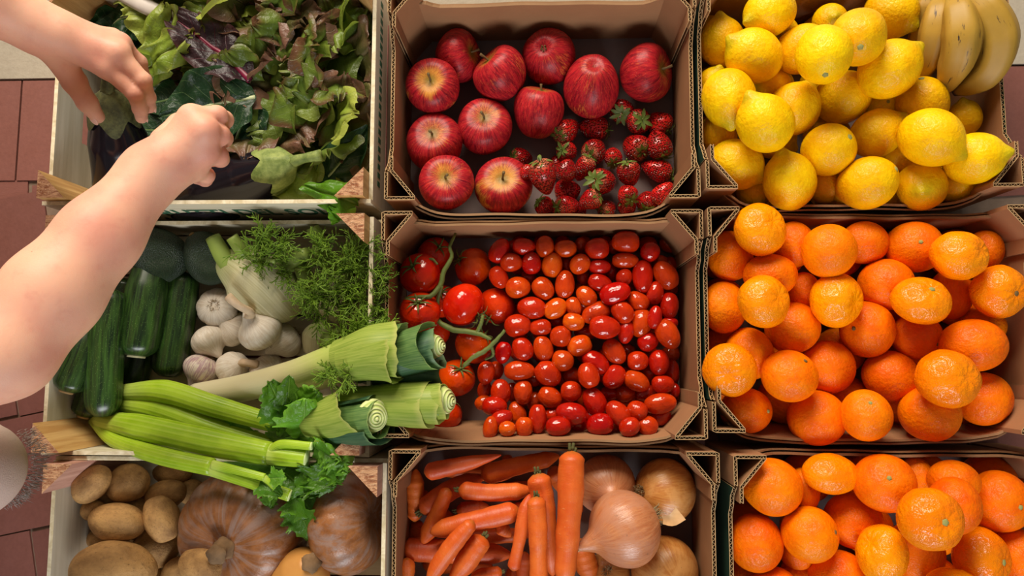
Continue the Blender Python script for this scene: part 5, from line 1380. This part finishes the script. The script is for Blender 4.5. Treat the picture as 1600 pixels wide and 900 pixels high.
M_LEEK = m_leek(); M_LKY = m_leekleaf('leek_leaf_yellow', srgb(138, 164, 62), srgb(176, 192, 90), srgb(200, 200, 116)); M_LKG = m_leekleaf('leek_leaf_green', srgb(78, 116, 62), srgb(120, 152, 84), srgb(160, 180, 110)); M_LKD = m_leekleaf('leek_leaf_dark', srgb(52, 90, 62), srgb(84, 120, 84), srgb(130, 160, 110))
def m_core():
    t = NT('leek_cut_core'); o = t.coord('UV'); u, v, _ = t.sep(o); w = t.math('SINE', t.math('MULTIPLY', v, 34.0)); c = t.mix(t.fr(w, -1, 1), srgb(176, 194, 112), srgb(214, 220, 156)); t.bump(w, .15, .002); return t.fin(c, .55, .3)
M_CORE = m_core()
def layer(C, R, a0, a1, cut, mat, m=26, seed=0, flare=None):
    """partial sheath around path C with radii R over angles a0..a1 (0 = up), ragged far end"""
    n = len(C); T, U, B = frames(C); r = np.random.RandomState(seed); ph = np.linspace(a0, a1, m)
    jag = cut * (.9 * np.sin(ph * 1.7 + r.uniform(0, 6)) + .22 * np.sin(ph * 5.3 + r.uniform(0, 6)) + .12 * np.sin(ph * 17 + r.uniform(0, 6)) + .1 * np.sin(ph * 29 + r.uniform(0, 6)))
    P = C[:, None] + R[:, None, None] * (np.cos(ph)[None, :, None] * U[:, None] + np.sin(ph)[None, :, None] * B[:, None])
    end = np.linspace(0, 1, n)[:, None] ** 4
    P = P + T[:, None] * (jag[None, :] * end)[..., None] + wob(P, seed, 70, .0012)[..., None] * (P - C[:, None]) / (R[:, None, None] + 1e-6)
    return grid(P, False, mat=mat)
def leek(label, pts, radp, leaves, end=None, loc=None):
    P = [W(*q) for q in pts]; b = P[len(P) // 2].copy(); b.z -= .02; t = thing('leek', label, 'leek', 'leeks', b); s = S(*pts[0])
    obj('shaft', tube([q - b for q in P], [q * s for q in radp], 44, 24, lambda ph, q: 1 + .01 * np.cos(7 * ph), 1, M_LEEK), t)
    for k, (lp, r0, r1, a0, a1, cut, mat) in enumerate(leaves):
        C = spline([W(*q) - b for q in lp], 20); R = np.linspace(r0, r1, 20) * s
        obj('leaf', layer(C, R, math.radians(a0), math.radians(a1), cut, mat, 30, k + int(pts[0][0])), t)
    if end:
        (x, y, z, rr), (dx, dy, dz) = end; rot = align(CR @ Vector((dx, -dy, dz)), .3)
        n = 26; th = np.linspace(.02, 1, n)[:, None]; ph = np.linspace(0, 2 * math.pi, 30, endpoint=False)[None, :]; rad = rr * s
        rho = rad * th * (1 + .04 * np.sin(2 * ph + 6 * th)); zz = .0010 * np.sin(th * 34) + .008 * (1 - th) - .012 * th ** 6
        obj('cut_core', grid(np.stack([rho * np.cos(ph), rho * np.sin(ph), zz * np.ones_like(ph)], -1)[::-1], True, None, (0, 0, .008), M_CORE), t, W(x, y, z) - b, rot)
    return t
leek('leek at the back with a dark green rolled end over the tomato box', [(480, 600, .10), (580, 565, .13), (665, 541, .15)], [16, 18, 20], [
    ([(560, 572, .12), (625, 560, .145), (684, 545, .15)], 26, 31, 0, 360, .004, M_LKD), ([(590, 585, .12), (640, 580, .13), (690, 585, .13)], 20, 22, -100, 120, .004, M_LKD), ([(600, 560, .13), (650, 545, .155), (672, 540, .16)], 30, 37, -130, 100, .006, M_LKG), ([(560, 580, .115), (620, 590, .12), (686, 590, .12)], 18, 22, -60, 140, .003, M_LKD)],
    ((686, 541, .155, 19), (.85, -.05, .35)))
leek('leek with a long white shaft and yellow-green fan of leaves', [(306, 618, .07), (380, 606, .09), (460, 585, .115), (540, 558, .145), (605, 545, .165)], [19, 21, 22, 25, 28], [
    ([(535, 560, .145), (580, 548, .16), (628, 545, .165)], 29, 42, -110, 130, .006, M_LKY), ([(545, 560, .15), (590, 552, .165), (618, 548, .17)], 32, 46, -20, 190, .007, M_LKY), ([(560, 556, .14), (600, 552, .15), (622, 555, .15)], 34, 48, -180, 20, .004, M_LKG)])
leek('leek with pale concentric cut end lying over the tomato box edge', [(428, 645, .10), (540, 632, .13), (640, 628, .15), (692, 628, .16)], [15, 18, 23, 24], [
    ([(540, 632, .125), (600, 632, .14), (672, 633, .15)], 27, 35, -170, 175, .004, M_LKY), ([(600, 632, .14), (650, 630, .15), (690, 629, .155)], 28, 30, -180, 180, .004, M_LKY), ([(640, 630, .15), (670, 630, .155), (698, 628, .16)], 24, 27, -180, 180, .003, M_LKY)],
    ((701, 627, .16, 22), (.86, 0, .40)))
leek('short leek with blue-green curled leaves and spiral end facing up', [(470, 658, .11), (520, 660, .14), (572, 655, .165)], [16, 20, 22], [
    ([(490, 655, .13), (530, 650, .15), (560, 642, .16)], 30, 42, -100, 150, .009, M_LKY), ([(520, 662, .14), (560, 660, .155), (592, 656, .165)], 34, 37, 20, 300, .004, M_LKD), ([(540, 658, .15), (570, 657, .165), (592, 654, .17)], 26, 29, -150, 170, .003, M_LKG)],
    ((586, 653, .178, 25), (.5, .05, .85)))

# ------------------------------------------------------------------ celery
def m_cel():
    t = NT('celery_stalk'); uv = t.coord('UV'); u, v, _ = t.sep(uv); o = t.coord('Object'); nz = t.noise(o, 25, 3)
    st = t.math('SINE', t.math('MULTIPLY', u, 2 * 3.14159 * 16)); c = t.mix(t.fr(nz, .3, .7), srgb(136, 172, 24), srgb(166, 198, 44)); c = t.mix(t.math('MULTIPLY', t.fr(st, -.2, 1.0), .35), c, srgb(182, 206, 84))
    c = t.mix(t.math('MULTIPLY', t.fr(v, .30, .0), .6), c, srgb(190, 206, 110)); t.bump(st, .15, .0012); return t.fin(c, .34, .4, .15, (.005, .006, .001))
M_CEL = m_cel(); M_CELC = plain('celery_cut', srgb(206, 222, 150), .6, 200, .2)
ce = thing('celery', 'bunch of bright green celery stalks with leafy tops across the crate front', 'celery', None, W(300, 670, .08))
def cel(pts, w, cutend=False, ell=.8, name='stalk'):
    P = [W(*q) - ce.location for q in pts]; s = S(*pts[0]); R_ = [q * s / 2 for q in w]
    o = obj(name, tube(P, R_, 40, 40, lambda ph, q: 1 + .010 * np.cos(16 * ph) - .22 * np.exp(-((np.abs(ph - math.pi)) / .7) ** 2), ell, M_CEL), ce)
    if cutend:
        d = (P[-1] - P[-2]).normalized(); obj('cut_end', tube([P[-1] - d * .001, P[-1] + d * .0015], [R_[-1] * .99, R_[-1] * .93], 3, 24, lambda ph, q: 1 - .25 * np.exp(-((np.abs(ph - math.pi)) / .7) ** 2), ell, M_CELC), o)
cel([(195, 612, .085), (260, 612, .10), (340, 636, .115), (450, 668, .12)], [24, 36, 33, 26])
cel([(178, 628, .075), (250, 640, .09), (340, 672, .105), (440, 700, .105)], [26, 36, 34, 24])
cel([(152, 655, .08), (220, 668, .115), (320, 690, .135), (422, 709, .145)], [24, 40, 42, 34])
cel([(422, 709, .145), (452, 713, .148), (479, 716, .15)], [34, 31, 29], True)
cel([(422, 706, .150), (440, 694, .155), (486, 697, .16)], [14, 14, 13], True)
cel([(146, 656, .07), (180, 688, .105), (250, 712, .145), (332, 730, .155)], [18, 22, 25, 25])
cel([(330, 731, .155), (390, 752, .155), (452, 774, .15)], [25, 21, 19], True)
cel([(332, 726, .16), (375, 736, .165), (414, 746, .165)], [15, 13, 12])
cel([(412, 746, .165), (424, 756, .162), (432, 768, .158)], [11, 10, 8], True)
cel([(160, 640, .06), (220, 655, .075), (300, 690, .08)], [24, 30, 26])
cel([(490, 678, .15), (505, 680, .155), (520, 684, .155)], [14, 14, 13], True)
cel([(494, 690, .15), (508, 692, .155)], [12, 12], True)
R6 = random.Random(5)
def cleaf(base, tip, Wd, seed, pr=None, mat=None):
    b = W(*base); e = W(*tip); d = e - b; L = d.length * 1.1
    P = orient(leaf_grid(L, Wd, 28, 20, 'lobed', R6.uniform(.2, .9), R6.uniform(-.3, .3), R6.uniform(.04, .07), 5, seed, .45, .0008), b - ce.location, math.degrees(math.atan2(d.y, d.x)), math.degrees(math.asin(d.z / d.length)) + 15, R6.uniform(-35, 35))
    leafobj(ce, 'leaf', P, mat or M_CELL)
for k, q in enumerate([((450, 660, .13), (432, 595, .16), .05), ((455, 655, .14), (452, 592, .165), .035), ((470, 650, .14), (415, 640, .15), .04), ((465, 650, .14), (500, 612, .16), .05), ((470, 690, .13), (490, 620, .165), .06), ((480, 690, .14), (505, 640, .16), .05), ((460, 680, .13), (520, 690, .15), .06), ((450, 690, .12), (470, 645, .14), .05), ((420, 690, .11), (470, 680, .13), .04), ((490, 700, .15), (530, 720, .155), .05), ((500, 690, .15), (545, 700, .15), .05), ((505, 700, .15), (540, 735, .15), .05), ((480, 730, .14), (525, 755, .14), .05), ((470, 735, .14), (500, 770, .14), .05), ((440, 735, .13), (480, 760, .13), .05), ((430, 745, .135), (420, 790, .13), .035), ((455, 760, .135), (490, 800, .125), .05), ((460, 775, .135), (488, 835, .11), .045), ((450, 770, .13), (505, 785, .12), .04), ((430, 730, .12), (360, 715, .12), .045), ((400, 720, .11), (450, 740, .12), .045), ((510, 680, .15), (540, 672, .155), .045), ((495, 740, .145), (505, 765, .145), .04), ((520, 700, .155), (548, 720, .15), .045), ((515, 715, .155), (535, 750, .145), .04), ((400, 745, .155), (440, 770, .16), .03), ((418, 748, .165), (445, 745, .165), .025), ((390, 690, .10), (350, 700, .10), .05), ((330, 660, .10), (400, 690, .10), .035), ((455, 800, .12), (480, 812, .115), .04), ((508, 725, .15), (498, 760, .14), .05)]):
    cleaf(q[0], q[1], q[2], k)

# ------------------------------------------------------------------ fennel
def m_fen():
    t = NT('fennel_bulb'); uv = t.coord('UV'); u, v, _ = t.sep(uv); o = t.coord('Object'); a = t.math('MULTIPLY', u, 6.2832)
    d = t.comb(t.math('MULTIPLY', t.math('COSINE', a), 5.0), t.math('MULTIPLY', t.math('SINE', a), 5.0), t.math('MULTIPLY', v, .6)); st = t.noise(d, 4, 3, .6)
    c = t.mix(t.fr(st, .3, .7), srgb(186, 178, 132), srgb(214, 208, 168)); c = t.mix(t.math('MULTIPLY', t.fr(v, .55, 1.0), .75), c, srgb(140, 158, 72)); t.bump(st, .3, .003); return t.fin(c, .4, .4, .1, (.006, .005, .003))
M_FEN = m_fen(); M_FROND = m_green('fennel_frond', srgb(104, 142, 34), srgb(150, 182, 62), .3); M_FSTALK = plain('fennel_stalk', srgb(140, 160, 74), .45, 40, .2)
def fennel(label, pts, radp, stalks, ell=.75):
    P = [W(*q) for q in pts]; b = P[0].copy(); b.z = .01; t = thing('fennel', label, 'fennel', 'fennel bulbs', b); s = S(*pts[0])
    obj('bulb', tube([q - b for q in P], [q * s for q in radp], 34, 40, lambda ph, q: 1 + .035 * np.abs(np.cos(3 * ph)) , ell, M_FEN), t)
    for sp, w in stalks: obj('stalk', tube([W(*q) - b for q in sp], [w[0] * s, w[1] * s], 14, 14, lambda ph, q: 1 + .04 * np.cos(8 * ph), 1, M_FSTALK), t)
    return t
def fronds(t, stems, seed, dens=1.0):
    """feathery leaf: stems (px polylines) carry thin branching threads"""
    R_ = random.Random(seed); V = []; Fc = []
    def thread(a, b, r):
        d = (b - a); 
        if d.length < 1e-6: return
        u = d.orthogonal().normalized(); w = d.normalized().cross(u); o = len(V)
        for P, q in ((a, r), (b, r * .7)):
            for k in range(3): V.append(P + (u * math.cos(k * 2.094) + w * math.sin(k * 2.094)) * q)
        for k in range(3): Fc.append((o + k, o + (k + 1) % 3, o + 3 + (k + 1) % 3, o + 3 + k))
    def rv(s): return Vector((R_.gauss(0, 1), R_.gauss(0, 1), R_.gauss(0, .7))).normalized() * s
    for pts, ln in stems:
        C = [Vector(q) for q in spline([W(*q) for q in pts], 14)]
        for i in range(13): thread(C[i] - t.location, C[i + 1] - t.location, .0011)
        for i in range(3, 14):
            for _ in range(int(3 * dens)):
                d1 = (C[i] - C[i - 1]).normalized(); a = C[i] - t.location; dir1 = (d1 * .5 + rv(.8)).normalized(); L1 = ln * R_.uniform(.5, 1.1) * (1 - .3 * i / 14)
                prev = a
                for j in range(4):
                    q = prev + (dir1 + rv(.12)) * L1 / 4; thread(prev, q, .0009)
                    for _2 in range(2):
                        dd = (dir1 * .8 + rv(.6)).normalized(); e = q + dd * L1 * R_.uniform(.18, .34); thread(q, e, .0007)
                        for _3 in range(2): thread(e, e + (dd + rv(.4)) * L1 * .15, .0006)
                    prev = q
    me = mesh(V, Fc, [M_FROND]); o = obj('fronds', me, t); o['kind'] = 'stuff'; return o
f1 = fennel('fennel bulb with cut stalks right of the avocados', [(452, 492, .045), (440, 478, .06), (415, 450, .07), (385, 425, .075), (362, 410, .08), (355, 395, .08)], [16, 42, 50, 46, 28, 14], [([(372, 428, .08), (350, 402, .09), (332, 370, .095)], (17, 11)), ([(392, 415, .08), (378, 392, .10), (362, 370, .11)], (12, 9)), ([(425, 430, .075), (462, 405, .09), (480, 395, .1)], (15, 9)), ([(385, 400, .10), (410, 405, .11), (430, 408, .112)], (4, 4))])
fronds(f1, [([(385, 405, .10), (400, 385, .12), (412, 365, .13)], .030), ([(390, 408, .10), (420, 395, .115), (450, 378, .12)], .030), ([(385, 412, .095), (405, 410, .11), (440, 400, .11)], .024), ([(400, 425, .09), (440, 430, .1), (470, 455, .11)], .020)], 1)
f2 = fennel('fennel bulb half hidden by feathery fronds above the leeks', [(500, 562, .03), (500, 548, .04), (500, 525, .045), (508, 508, .05)], [10, 25, 27, 12], [([(508, 550, .06), (512, 530, .09)], (10, 11)), ([(520, 545, .06), (527, 515, .09)], (6, 5)), ([(535, 525, .05), (540, 470, .07), (545, 380, .10)], (5, 4))])
fronds(f2, [([(520, 540, .08), (545, 520, .13), (590, 500, .14)], .034), ([(500, 520, .08), (495, 480, .11), (490, 440, .125)], .034), ([(535, 520, .07), (530, 470, .10), (520, 430, .12)], .034), ([(540, 540, .09), (560, 560, .15), (535, 600, .19)], .028), ([(515, 560, .1), (525, 575, .15), (510, 590, .17)], .024), ([(545, 520, .09), (565, 510, .14), (600, 510, .15)], .028), ([(505, 545, .09), (520, 550, .13), (550, 535, .15)], .026)], 2)
f3 = fennel('fennel at the right crate wall under a cloud of green fronds', [(535, 500, .03), (530, 480, .045), (525, 450, .05), (520, 425, .055)], [14, 34, 36, 14], [([(520, 430, .055), (505, 390, .08), (488, 355, .09)], (11, 10)), ([(530, 420, .055), (500, 400, .085), (495, 385, .09)], (9, 8)), ([(480, 440, .06), (470, 415, .09)], (14, 10))])
fronds(f3, [([(520, 430, .07), (535, 410, .11), (560, 385, .135)], .034), ([(530, 430, .07), (550, 420, .12), (590, 420, .13)], .034), ([(530, 440, .07), (560, 450, .12), (600, 440, .13)], .032), ([(510, 420, .07), (500, 400, .11), (510, 375, .12)], .030), ([(535, 450, .07), (565, 470, .12), (585, 480, .13)], .030), ([(520, 450, .07), (510, 460, .11), (480, 470, .12)], .030), ([(540, 420, .07), (560, 400, .12), (580, 375, .13)], .026)], 3)

# ------------------------------------------------------------------ the crouching person at the left: implicit surfaces
def rcone(P, a, b, r1, r2):
    """distance to a tapered capsule"""
    a = np.array(a); b = np.array(b); ba = b - a; l2 = ba @ ba; rr = r1 - r2; a2 = l2 - rr * rr
    if a2 <= 1e-10: return np.linalg.norm(P - a, axis=-1) - max(r1, r2)
    pa = P - a; y = pa @ ba; z = y - l2
    w = pa * l2 - y[..., None] * ba; x2 = np.einsum('...i,...i', w, w)
    y2 = y * y * l2; z2 = z * z * l2; k = np.sign(rr) * rr * rr * x2
    d = (np.sqrt(x2 * a2 / l2) + y * rr) / l2 - r1
    c1 = np.sign(z) * a2 * z2 > k; c2 = np.sign(y) * a2 * y2 < k
    d = np.where(c2, np.sqrt(x2 + y2) / l2 - r1, d)
    return np.where(c1, np.sqrt(x2 + z2) / l2 - r2, d)
def smin(a, b, k):
    h = np.clip(k - np.abs(a - b), 0, None) / k
    return np.minimum(a, b) - h * h * h * k / 6
class Field:
    def __init__(s, lo, hi, vx):
        s.lo = np.array(lo, float); s.vx = vx; s.n = np.ceil((np.array(hi) - s.lo) / vx).astype(int) + 1
        s.f = np.full(s.n, .06, dtype=np.float32)
    def sub(s, lo, hi):
        i0 = np.clip(((lo - s.lo) / s.vx).astype(int), 0, s.n - 1); i1 = np.clip(((hi - s.lo) / s.vx).astype(int) + 2, 1, s.n); return tuple(slice(a, b) for a, b in zip(i0, i1)), i0, i1
    def pts(s, i0, i1):
        g = np.meshgrid(*[s.lo[k] + np.arange(i0[k], i1[k]) * s.vx for k in range(3)], indexing='ij'); return np.stack(g, -1)
    def cone(s, a, b, r1, r2, k=.012, arr=None):
        a = np.array(a); b = np.array(b); m = max(r1, r2) + .05
        sl, i0, i1 = s.sub(np.minimum(a, b) - m, np.maximum(a, b) + m)
        if any(q.stop <= q.start for q in sl): return
        A = s.f if arr is None else arr
        A[sl] = smin(A[sl], rcone(s.pts(i0, i1), a, b, r1, r2).astype(np.float32), k)
    def mesh(s, arr=None, smooth=1):
        f = s.f if arr is None else arr
        ins = f < 0; nx, ny, nz = f.shape
        # naive surface nets
        cnt = np.zeros((nx - 1, ny - 1, nz - 1), np.int8); pos = np.zeros((nx - 1, ny - 1, nz - 1, 3), np.float32)
        corners = [(i, j, k) for i in (0, 1) for j in (0, 1) for k in (0, 1)]
        def cs_(c): return f[c[0]:nx - 1 + c[0], c[1]:ny - 1 + c[1], c[2]:nz - 1 + c[2]]
        for c in corners:
            for ax in range(3):
                if c[ax] == 0:
                    d = list(c); d[ax] = 1; fa, fb = cs_(c), cs_(d); m = (fa < 0) != (fb < 0)
                    t = np.where(m, fa / np.where(m, fa - fb, 1), 0)
                    for q in range(3): pos[..., q] += np.where(m, c[q] + (t if q == ax else 0), 0)
                    cnt += m
        act = cnt > 0; idx = -np.ones(act.shape, np.int64); idx[act] = np.arange(act.sum())
        ijk = np.argwhere(act); V = s.lo + (ijk + pos[act] / cnt[act][:, None]) * s.vx
        Fc = []
        for ax in range(3):
            o1, o2 = (ax + 1) % 3, (ax + 2) % 3
            A = np.moveaxis(ins, ax, 0); e = A[:-1] != A[1:]
            e = np.moveaxis(e, 0, ax); L = np.argwhere(e)
            ok = np.all(L[:, [o1, o2]] > 0, axis=1) & (L[:, o1] < idx.shape[o1]) & (L[:, o2] < idx.shape[o2]); L = L[ok]
            def g(d1, d2):
                q = L.copy(); q[:, o1] -= d1; q[:, o2] -= d2; return idx[q[:, 0], q[:, 1], q[:, 2]]
            quad = np.stack([g(0, 0), g(1, 0), g(1, 1), g(0, 1)], 1)
            fl = ins[L[:, 0], L[:, 1], L[:, 2]]; quad[~fl] = quad[~fl][:, ::-1]
            Fc.append(quad)
        Fc = np.vstack(Fc)
        for _ in range(smooth):
            acc = np.zeros_like(V); c = np.zeros(len(V))
            for a, b in ((0, 1), (1, 2), (2, 3), (3, 0)):
                np.add.at(acc, Fc[:, a], V[Fc[:, b]]); np.add.at(acc, Fc[:, b], V[Fc[:, a]]); np.add.at(c, Fc[:, a], 1); np.add.at(c, Fc[:, b], 1)
            V = .5 * V + .5 * acc / c[:, None]
        return V, Fc

def m_skin():
    t = NT('skin'); o = t.coord('Object'); a = t.noise(o, 14, 3, .5); b = t.noise(o, 55, 3, .6); f = t.noise(o, 900, 2); sp = t.vor(o, 38)
    c = t.mix(t.fr(a, .35, .7), srgb(230, 176, 148), srgb(220, 154, 132)); c = t.mix(t.math('MULTIPLY', t.fr(b, .5, .8), .25), c, srgb(200, 120, 104))
    c = t.mix(t.math('MULTIPLY', t.fr(sp, .035, .015), .7), c, srgb(140, 84, 62))
    t.bump(t.math('ADD', f, t.math('MULTIPLY', t.noise(o, 260, 3, .6), 2.0)), .12, .001); return t.fin(c, .5, .35, .22, (.012, .004, .002))
M_SKIN = m_skin()
def hand(fld, wrist, mcps, fingers, thumb, arm):
    """wrist point, list of knuckles, finger chains [(p,r)...], thumb chain, arm chain"""
    palm = np.full_like(fld.f, .06)
    for (a, ra), (b, rb) in zip(arm[:-1], arm[1:]): fld.cone(a, b, ra, rb, .03, palm)
    for m, r in mcps: fld.cone(wrist, m, .0175, r, .016, palm)
    for (m1, r1), (m2, r2) in zip(mcps[:-1], mcps[1:]): fld.cone(m1, m2, r1 * .93, r2 * .93, .010, palm)
    mid = sum((m for m, r in mcps), Vector()) / len(mcps); fld.cone(wrist + (mid - wrist) * .25 - Vector((0, 0, .006)), wrist + (mid - wrist) * .75 - Vector((0, 0, .006)), .021, .019, .02, palm)
    out = palm.copy()
    for ch, kb in [(f, .007) for f in fingers] + [(thumb, .016)]:
        fi = np.full_like(fld.f, .06)
        for (a, ra), (b, rb) in zip(ch[:-1], ch[1:]): fld.cone(a, b, ra, rb, .0035, fi)
        for (a, ra) in ch[1:-1]: fld.cone(a, a + Vector((.0005, 0, 0)), ra * 1.06, ra * 1.06, .004, fi)
        out = smin(out, smin(palm, fi, kb), .0012)
    fld.f = np.minimum(fld.f, out)
def chain(pts, rs): return [(W(*p), r) for p, r in zip(pts, rs)]
FR = (.0112, .0096, .0086, .0074)
shL = Vector((-.86, .25, .62)); shR = Vector((-.80, -.14, .60))
# --- upper hand in the picture (left hand), reaching for the aubergine cap
wl = W(66, 46, .280); el = W(-165, -75, .37)
fl1 = chain([(168, 106, .252), (211, 146, .236), (219, 170, .208), (221, 184, .186)], FR)
fl2 = chain([(184, 83, .254), (223, 126, .238), (231, 152, .210), (234, 168, .188)], FR)
fl3 = chain([(187, 69, .240), (216, 98, .217), (225, 124, .190), (226, 140, .168)], FR)
fl4 = chain([(176, 60, .224), (200, 80, .197), (207, 98, .174), (208, 110, .157)], (.0100, .0084, .0076, .0066))
tl = chain([(92, 88, .258), (116, 128, .234), (136, 160, .214), (152, 182, .198)], (.0165, .0135, .0115, .0088))
allp = [wl, el] + [p for c in (fl1, fl2, fl3, fl4, tl) for p, r in c]
lo = np.min([list(p) for p in allp], axis=0) - .05; hi = np.max([list(p) for p in allp], axis=0) + .05
F1 = Field(lo, hi, .0021)
hand(F1, wl, [(fl1[0][0], .0125), (fl2[0][0], .0128), (fl3[0][0], .0118), (fl4[0][0], .0108)], [fl1, fl2, fl3, fl4], tl, [(el, .041), (el + (wl - el) * .45, .038), (wl + (wl - el) * .0, .0255), (wl + (fl2[0][0] - wl) * .25, .0235)])
VA, FA = F1.mesh(None, 2); del F1
# --- lower hand in the picture (right hand), fingers closed
wr = W(238, 270, .290); er = W(6, 550, .365)
fr1 = chain([(300, 184, .296), (339, 181, .283), (350, 187, .258), (338, 193, .243)], (.0118, .0108, .0098, .0086))
fr2 = chain([(320, 205, .298), (343, 211, .280), (349, 216, .254), (334, 220, .240)], (.0122, .0108, .0098, .0086))
fr3 = chain([(320, 236, .286), (341, 243, .266), (344, 248, .240), (328, 250, .228)], (.0118, .0104, .0094, .0084))
fr4 = chain([(304, 264, .268), (322, 274, .248), (320, 280, .224), (305, 278, .214)], (.0104, .0090, .0082, .0074))
trr = chain([(258, 222, .268), (282, 197, .258), (312, 190, .246), (333, 195, .236)], (.0165, .0140, .0115, .0090))
allp = [wr, er] + [p for c in (fr1, fr2, fr3, fr4, trr) for p, r in c]
lo = np.min([list(p) for p in allp], axis=0) - .055; hi = np.max([list(p) for p in allp], axis=0) + .05
up = er + (shR - er) * .45
lo = np.minimum(lo, np.array(up) - .06); hi = np.maximum(hi, np.array(up) + .06)
F2 = Field(lo, hi, .0024)
hand(F2, wr, [(fr1[0][0], .0138), (fr2[0][0], .0142), (fr3[0][0], .0132), (fr4[0][0], .0120)], [fr1, fr2, fr3, fr4], trr,
     [(up, .047), (er, .043), (er + (wr - er) * .30, .0435), (er + (wr - er) * .62, .0375), (wr, .0285), (wr + (fr2[0][0] - wr) * .3, .027)])
VB, FB = F2.mesh(None, 2); del F2
# --- the rest of the body outside the frame: head, neck, torso, legs
hip = Vector((-1.02, .02, .24)); chest = Vector((-.90, .06, .52)); neck = Vector((-.80, .06, .70)); head = Vector((-.73, .06, .83))
kn = W(-48, 735, .29); kn2 = Vector((-.84, .22, .34)); ft = Vector((-.97, -.19, .05)); ft2 = Vector((-1.02, .24, .05))
F3 = Field((-1.25, -.36, 0), (-.45, .50, 1.02), .0085)
def body(fld, gr=0.0, parts='all'):
    c = fld.cone
    if parts in ('all',):
        c(chest, neck, .10, .055, .05); c(neck, head, .05, .055, .03); c(head + Vector((0, 0, .02)), head + Vector((.01, 0, -.03)), .088, .075, .03)
        c(head + Vector((.085, 0, -.02)), head + Vector((.092, 0, -.045)), .010, .014, .015)
        for s in (-1, 1): c(head + Vector((0, s * .085, -.02)), head + Vector((-.005, s * .092, -.045)), .012, .010, .01)
    if parts in ('all', 'shirt'):
        c(hip + Vector((.02, 0, .02)), chest, .125 + gr, .135 + gr, .08); c(chest + Vector((0, .10, .05)), chest + Vector((0, -.10, .05)), .085 + gr, .085 + gr, .06)
        for sh, e in ((shL, el), (shR, up)):
            c(chest + (sh - chest) * .5, sh, .08 + gr, .062 + gr, .05); c(sh, sh + (e - sh) * (.62 if parts != 'all' else .95), .056 + gr, .048 + gr, .03)
    if parts in ('all', 'legs'):
        for k_, f_, s in ((kn, ft, -1), (kn2, ft2, 1)):
            c(hip + Vector((0, s * .08, 0)), k_, .095 + gr, .060 + gr * .5 if s > 0 else .037 + gr, .04); c(k_, f_, .055 + gr if s > 0 else .035 + gr, .045 + gr, .03)
            if parts == 'all': c(f_, f_ + Vector((.09, 0, -.02)), .04, .03, .02)
body(F3); VC, FC = F3.mesh(None, 2)
pe = thing('person', 'person reaching in from the left with bare forearms and both hands over the crates', 'person', None, (-.95, .03, 0))
T0 = np.array(pe.location)
V_ = np.vstack([VA, VB, VC]) - T0; F_ = np.vstack([FA, FB + len(VA), FC + len(VA) + len(VB)])
obj('body', mesh(V_, F_, [M_SKIN]), pe)
M_SHIRT = plain('grey_cotton', srgb(150, 150, 156), .9, 400, .15, .2); M_TROU = plain('beige_fabric', srgb(196, 172, 160), .9, 700, .12, .25); M_FRAY = plain('frayed_thread', srgb(150, 134, 126), .95, 400, .3); M_HAIR = plain('brown_hair', srgb(70, 48, 34), .6, 200, .4)
Fs = Field((-1.3, -.40, .05), (-.45, .52, .90), .0095); body(Fs, .012, 'shirt'); v, f = Fs.mesh(None, 2); obj('shirt', mesh(v - T0, f, [M_SHIRT]), pe)
Fs = Field((-1.3, -.40, 0), (-.40, .50, .56), .0075); body(Fs, .012, 'legs'); v, f = Fs.mesh(None, 3); obj('trousers', mesh(v - T0, f, [M_TROU]), pe)
Fs = Field((-.95, -.15, .62), (-.5, .25, 1.0), .007); Fs.cone(head + Vector((-.025, 0, .035)), head + Vector((-.05, 0, -.05)), .092, .07, .03); v, f = Fs.mesh(None, 2); obj('hair', mesh(v - T0, f, [M_HAIR]), pe)
# frayed edge hanging around the knee
R7 = random.Random(9); V = []; Fc = []
kc = np.array(kn)
for k in range(600):
    a = R7.uniform(-1.25, .95); z = R7.uniform(-.055, -.03); rr = .044 + R7.uniform(-.004, .004)
    b = kc + np.array([math.cos(a) * rr, math.sin(a) * rr, z]); L = R7.uniform(.002, .0065); e = b + np.array([math.cos(a + R7.uniform(-.5, .5)) * L, math.sin(a + R7.uniform(-.5, .5)) * L, R7.uniform(-.010, .002)])
    d = Vector(e - b); u = np.array(d.orthogonal().normalized()) * .0005; o = len(V); w = np.array(d.normalized().cross(Vector(u))) 
    V += [b + u, b - u * .5 + w * .9, b - u * .5 - w * .9, e]; Fc += [(o, o + 1, o + 3), (o + 1, o + 2, o + 3), (o + 2, o, o + 3)]
fy = obj('frayed_trim', mesh(np.array(V) - T0, Fc, [M_FRAY]), pe); fy['kind'] = 'stuff'
# thumb and finger nails
M_NAIL = plain('nail', srgb(232, 184, 166), .3, 60, .1)
NAIL = ball(lambda T, P: (.0056 * np.sin(T) * np.cos(P), .0068 * np.sin(T) * np.sin(P), .0016 * np.cos(T)), 10, 16, M_NAIL)
for ch, up_ in ((tl, Vector((-.35, -.15, .9))), (fl1, Vector((.75, .2, .6))), (fl2, Vector((.8, .2, .6)))):
    p, r = ch[-1]; q = ch[-2][0]; d = (p - q).normalized(); n = (up_ - d * up_.dot(d)).normalized(); x = d.cross(n)
    obj('nail', NAIL, pe, p + n * (r * .82) + d * .001 - Vector(T0), Matrix((x, d, n)).transposed())
